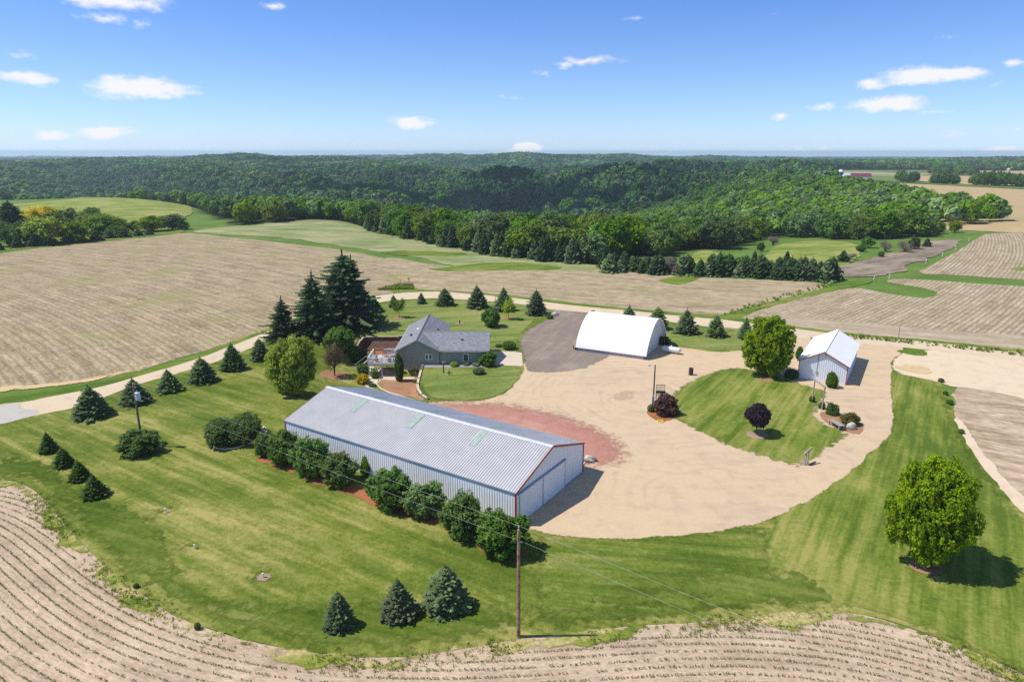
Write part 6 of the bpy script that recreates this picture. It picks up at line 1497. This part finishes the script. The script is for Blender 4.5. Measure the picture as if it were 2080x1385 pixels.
# ------------------------------------------------------------------ sky, sun, haze, camera
SUN_EL = R(57); TRAVEL = Vector((1.0, .02, 0)).normalized()
def world():
    w = bpy.data.worlds.new('World'); SC.world = w; w.use_nodes = True; nt = w.node_tree; N = nt.nodes; Lk = nt.links
    bg = N['Background']; bg.inputs['Strength'].default_value = SKY_STRENGTH
    sky = N.new('ShaderNodeTexSky'); sky.sky_type = 'NISHITA'; sky.sun_disc = False; sky.sun_elevation = SUN_EL
    sky.sun_rotation = math.atan2(-TRAVEL.x, -TRAVEL.y); sky.altitude = 300; sky.air_density = 1.0; sky.dust_density = .35; sky.ozone_density = 2.2
    def node(t, **k):
        n = N.new(t)
        for a, b in k.items(): setattr(n, a, b)
        return n
    def mth(op, a, b=None, clamp=False):
        n = node('ShaderNodeMath', operation=op, use_clamp=clamp)
        for s, v in zip(n.inputs, (a, b)):
            if v is None: continue
            if isinstance(v, bpy.types.NodeSocket): Lk.new(v, s)
            else: s.default_value = v
        return n.outputs[0]
    g = node('ShaderNodeTexCoord').outputs['Generated']; sp = node('ShaderNodeSeparateXYZ'); Lk.new(g, sp.inputs[0])
    cz = node('ShaderNodeCombineXYZ'); Lk.new(sp.outputs[0], cz.inputs[0]); Lk.new(sp.outputs[1], cz.inputs[1]); Lk.new(mth('MAXIMUM', sp.outputs[2], .02), cz.inputs[2])   # keep the dull line below the horizon out of the far gaps
    nz = node('ShaderNodeVectorMath', operation='NORMALIZE'); Lk.new(cz.outputs[0], nz.inputs[0]); Lk.new(nz.outputs[0], sky.inputs[0])
    az = mth('ARCTAN2', sp.outputs[0], sp.outputs[1]); el = mth('ARCSINE', sp.outputs[2])
    cb = node('ShaderNodeCombineXYZ'); Lk.new(az, cb.inputs[0]); Lk.new(el, cb.inputs[1])
    ang = cb.outputs[0]
    def noise(sc, det, rough, sx, sy, off=0):
        m = node('ShaderNodeMapping'); Lk.new(ang, m.inputs[0]); m.inputs['Scale'].default_value = (sx, sy, 1); m.inputs['Location'].default_value = (off, off, 0)
        n = node('ShaderNodeTexNoise'); Lk.new(m.outputs[0], n.inputs['Vector']); n.inputs['Scale'].default_value = sc; n.inputs['Detail'].default_value = det; n.inputs['Roughness'].default_value = rough
        return n
    wob = noise(1, 4, .6, 14, 30); ws = node('ShaderNodeVectorMath', operation='SUBTRACT'); Lk.new(wob.outputs['Color'], ws.inputs[0]); ws.inputs[1].default_value = (.5, .5, .5)
    wm = node('ShaderNodeVectorMath', operation='MULTIPLY'); Lk.new(ws.outputs[0], wm.inputs[0]); wm.inputs[1].default_value = (.055, .022, 0)
    wa = node('ShaderNodeVectorMath', operation='ADD'); Lk.new(ang, wa.inputs[0]); Lk.new(wm.outputs[0], wa.inputs[1])
    best = None
    for px, py, rx, ry, k in CLOUDS:
        d = ray(px, py); d = d / np.linalg.norm(d); a0 = math.atan2(d[0], d[1]); e0 = math.asin(d[2])
        ia = F / rx * 1.02; ie = F / ry * 1.02
        v = node('ShaderNodeVectorMath', operation='MULTIPLY_ADD'); Lk.new(wa.outputs[0], v.inputs[0]); v.inputs[1].default_value = (ia, ie, 0); v.inputs[2].default_value = (-a0 * ia, -e0 * ie, 0)
        ln = node('ShaderNodeVectorMath', operation='LENGTH'); Lk.new(v.outputs[0], ln.inputs[0])
        q = mth('MULTIPLY', mth('SUBTRACT', 1.0, ln.outputs['Value'], True), k)
        best = q if best is None else mth('MAXIMUM', best, q)
    fine = noise(1, 6, .65, 55, 110, 3).outputs['Fac']
    dens = mth('ADD', best, mth('MULTIPLY', mth('SUBTRACT', fine, .5), 1.15))
    dens = mth('MULTIPLY', dens, mth('GREATER_THAN', best, .001))
    mr = node('ShaderNodeMapRange', interpolation_type='SMOOTHSTEP', clamp=True); Lk.new(dens, mr.inputs[0]); mr.inputs[1].default_value = .08; mr.inputs[2].default_value = .85
    soft = mth('MULTIPLY', mr.outputs[0], .97)
    # sky colour of the photograph: deep clear blue above, pale above the horizon
    hs = node('ShaderNodeMix', data_type='RGBA', blend_type='MULTIPLY'); hs.inputs[0].default_value = 1; Lk.new(sky.outputs[0], hs.inputs[6])
    cr = node('ShaderNodeValToRGB'); e = cr.color_ramp.elements; Lk.new(mth('MULTIPLY', el, 1.0), cr.inputs[0])
    e[0].position = 0.0; e[0].color = SKY_TINT[0][1]; e[1].position = .6; e[1].color = SKY_TINT[-1][1]
    for q, c_ in SKY_TINT[1:-1]: cr.color_ramp.elements.new(q).color = c_
    Lk.new(cr.outputs[0], hs.inputs[7])
    mx = node('ShaderNodeMix', data_type='RGBA'); Lk.new(soft, mx.inputs[0]); Lk.new(hs.outputs[2], mx.inputs[6]); mx.inputs[7].default_value = CLOUD_COL
    Lk.new(mx.outputs[2], bg.inputs[0])
    w.cycles.sampling_method = 'MANUAL'; w.cycles.sample_map_resolution = 512
SKY_STRENGTH = .10
SKY_TINT = [(0, (.80, 1.0, 1.55, 1)), (.022, (.77, .98, 1.55, 1)), (.05, (.71, .93, 1.43, 1)), (.11, (.66, .83, 1.24, 1)), (.18, (.54, .77, 1.22, 1)), (.32, (.66, .8, 1.05, 1)), (.6, (.9, .95, 1.02, 1))]
CLOUD_COL = (7.5, 7.5, 7.7, 1)
CLOUDS = [(60, 158, 62, 15, 1.0), (285, 181, 105, 27, 1.3), (245, 175, 60, 22, 1.2), (350, 188, 60, 13, .8), (103, 273, 34, 12, 1.1), (206, 268, 58, 13, 1.2), (230, 4, 110, 20, 1.0), (215, 38, 60, 14, .6), (300, 50, 20, 14, .45), (555, 13, 24, 11, .8),
          (45, 108, 30, 9, .45), (835, 251, 58, 16, 1.1), (1195, 122, 75, 12, .75), (1150, 132, 30, 12, .7), (1290, 34, 26, 9, .35), (1560, 33, 26, 6, .3), (1885, 153, 92, 19, 1.3), (1940, 150, 40, 20, 1.1), (1778, 167, 34, 13, 1.0), (1795, 210, 78, 19, 1.2),
          (1672, 217, 36, 9, .7), (1580, 237, 30, 11, .8), (1885, 224, 42, 7, .4), (2064, 130, 26, 9, .7), (2024, 170, 22, 7, .4), (1066, 301, 40, 15, 1.7), (1040, 308, 60, 9, 1.2), (1925, 313, 24, 6, .8), (2050, 307, 60, 8, .8), (1930, 272, 36, 8, .35), (2062, 264, 16, 6, .5), (1630, 304, 30, 6, .6), (1100, 148, 24, 6, .3), (1030, 200, 40, 6, .3), (1685, 300, 22, 5, .5), (1928, 74, 22, 6, .3)]
world()
sun = bpy.data.lights.new('sun', 'SUN'); sun.energy = 4.0; sun.angle = R(.53); sun.color = (1, .94, .84)
so = bpy.data.objects.new('sun', sun); COL.objects.link(so)
dirv = Vector((TRAVEL.x * math.cos(SUN_EL), TRAVEL.y * math.cos(SUN_EL), -math.sin(SUN_EL)))
so.rotation_euler = dirv.to_track_quat('-Z', 'Y').to_euler(); so.location = (-60, 20, 120)

def haze(density):
    m = bpy.data.materials.new('valley_haze'); m.use_nodes = True; nt = m.node_tree; nt.nodes.remove(nt.nodes['Principled BSDF'])
    v = nt.nodes.new('ShaderNodeVolumePrincipled'); v.inputs['Color'].default_value = (.66, .83, 1, 1); v.inputs['Density'].default_value = density; v.inputs['Anisotropy'].default_value = .2
    nt.links.new(v.outputs[0], nt.nodes['Material Output'].inputs['Volume'])
    o = obj('haze', M().box(-14000, 14000, -400, 11500, -140, 47), m); o['kind'] = 'stuff'; o['label'] = 'thin blue summer haze over the valley'
def cumulus():
    # inferred cloud, unseen above the frame: added and broken up to shade the far slope
    r = random.Random(12); bm = bmesh.new()
    for k in range(105):
        a = r.uniform(0, 6.28); q = 1.25 * math.sqrt(r.random()); x = q * 360 * math.cos(a) * (1 + .25 * math.sin(3 * a)); y = q * 330 * math.sin(a) * (1 + .2 * math.sin(2 * a + 1))
        s = r.uniform(22, 52) if q < .55 else r.uniform(9, 34) * (1.6 - q); m = Matrix.Translation((x, y, s * .45 * r.random())) @ Matrix.Diagonal((s, s * r.uniform(.8, 1.2), s * .6, 1))
        bmesh.ops.create_icosphere(bm, subdivisions=2, radius=1, matrix=m)
    for v in bm.verts: v.co.z = max(v.co.z, -6); v.co += Vector((math.sin(v.co.y * .09 + v.co.z * .2), math.sin(v.co.x * .08), 0)) * 5
    me = bpy.data.meshes.new('cloud'); bm.to_mesh(me); bm.free(); me.polygons.foreach_set('use_smooth', [True] * len(me.polygons))
    t = NT('cloud_white'); o = link('cloud', me, t.done((.9, .9, .92, 1), 1, 0), None, (-90 - 700 / math.tan(SUN_EL), 1010, 690)); o['kind'] = 'stuff'; o['label'] = 'unseen cloud above the frame, added to shade the wooded slope'
cumulus()
HAZE = 1.1e-4
if HAZE: haze(HAZE)

cam = bpy.data.cameras.new('camera'); cam.sensor_fit = 'HORIZONTAL'; cam.sensor_width = 36; cam.lens = 36 * F / 2080; cam.clip_start = .5; cam.clip_end = 60000
co = bpy.data.objects.new('camera', cam); COL.objects.link(co); co.location = (0, 0, H); co.rotation_euler = (math.pi / 2 - PITCH, 0, 0)
SC.camera = co
SC.view_settings.view_transform = 'Standard'; SC.view_settings.look = 'None'; SC.view_settings.gamma = 1; SC.view_settings.exposure = .35
cy = SC.cycles; cy.max_bounces = 5; cy.diffuse_bounces = 3; cy.glossy_bounces = 2; cy.transmission_bounces = 3; cy.transparent_max_bounces = 8; cy.volume_bounces = 1
cy.use_denoising = False; cy.sample_clamp_indirect = 4
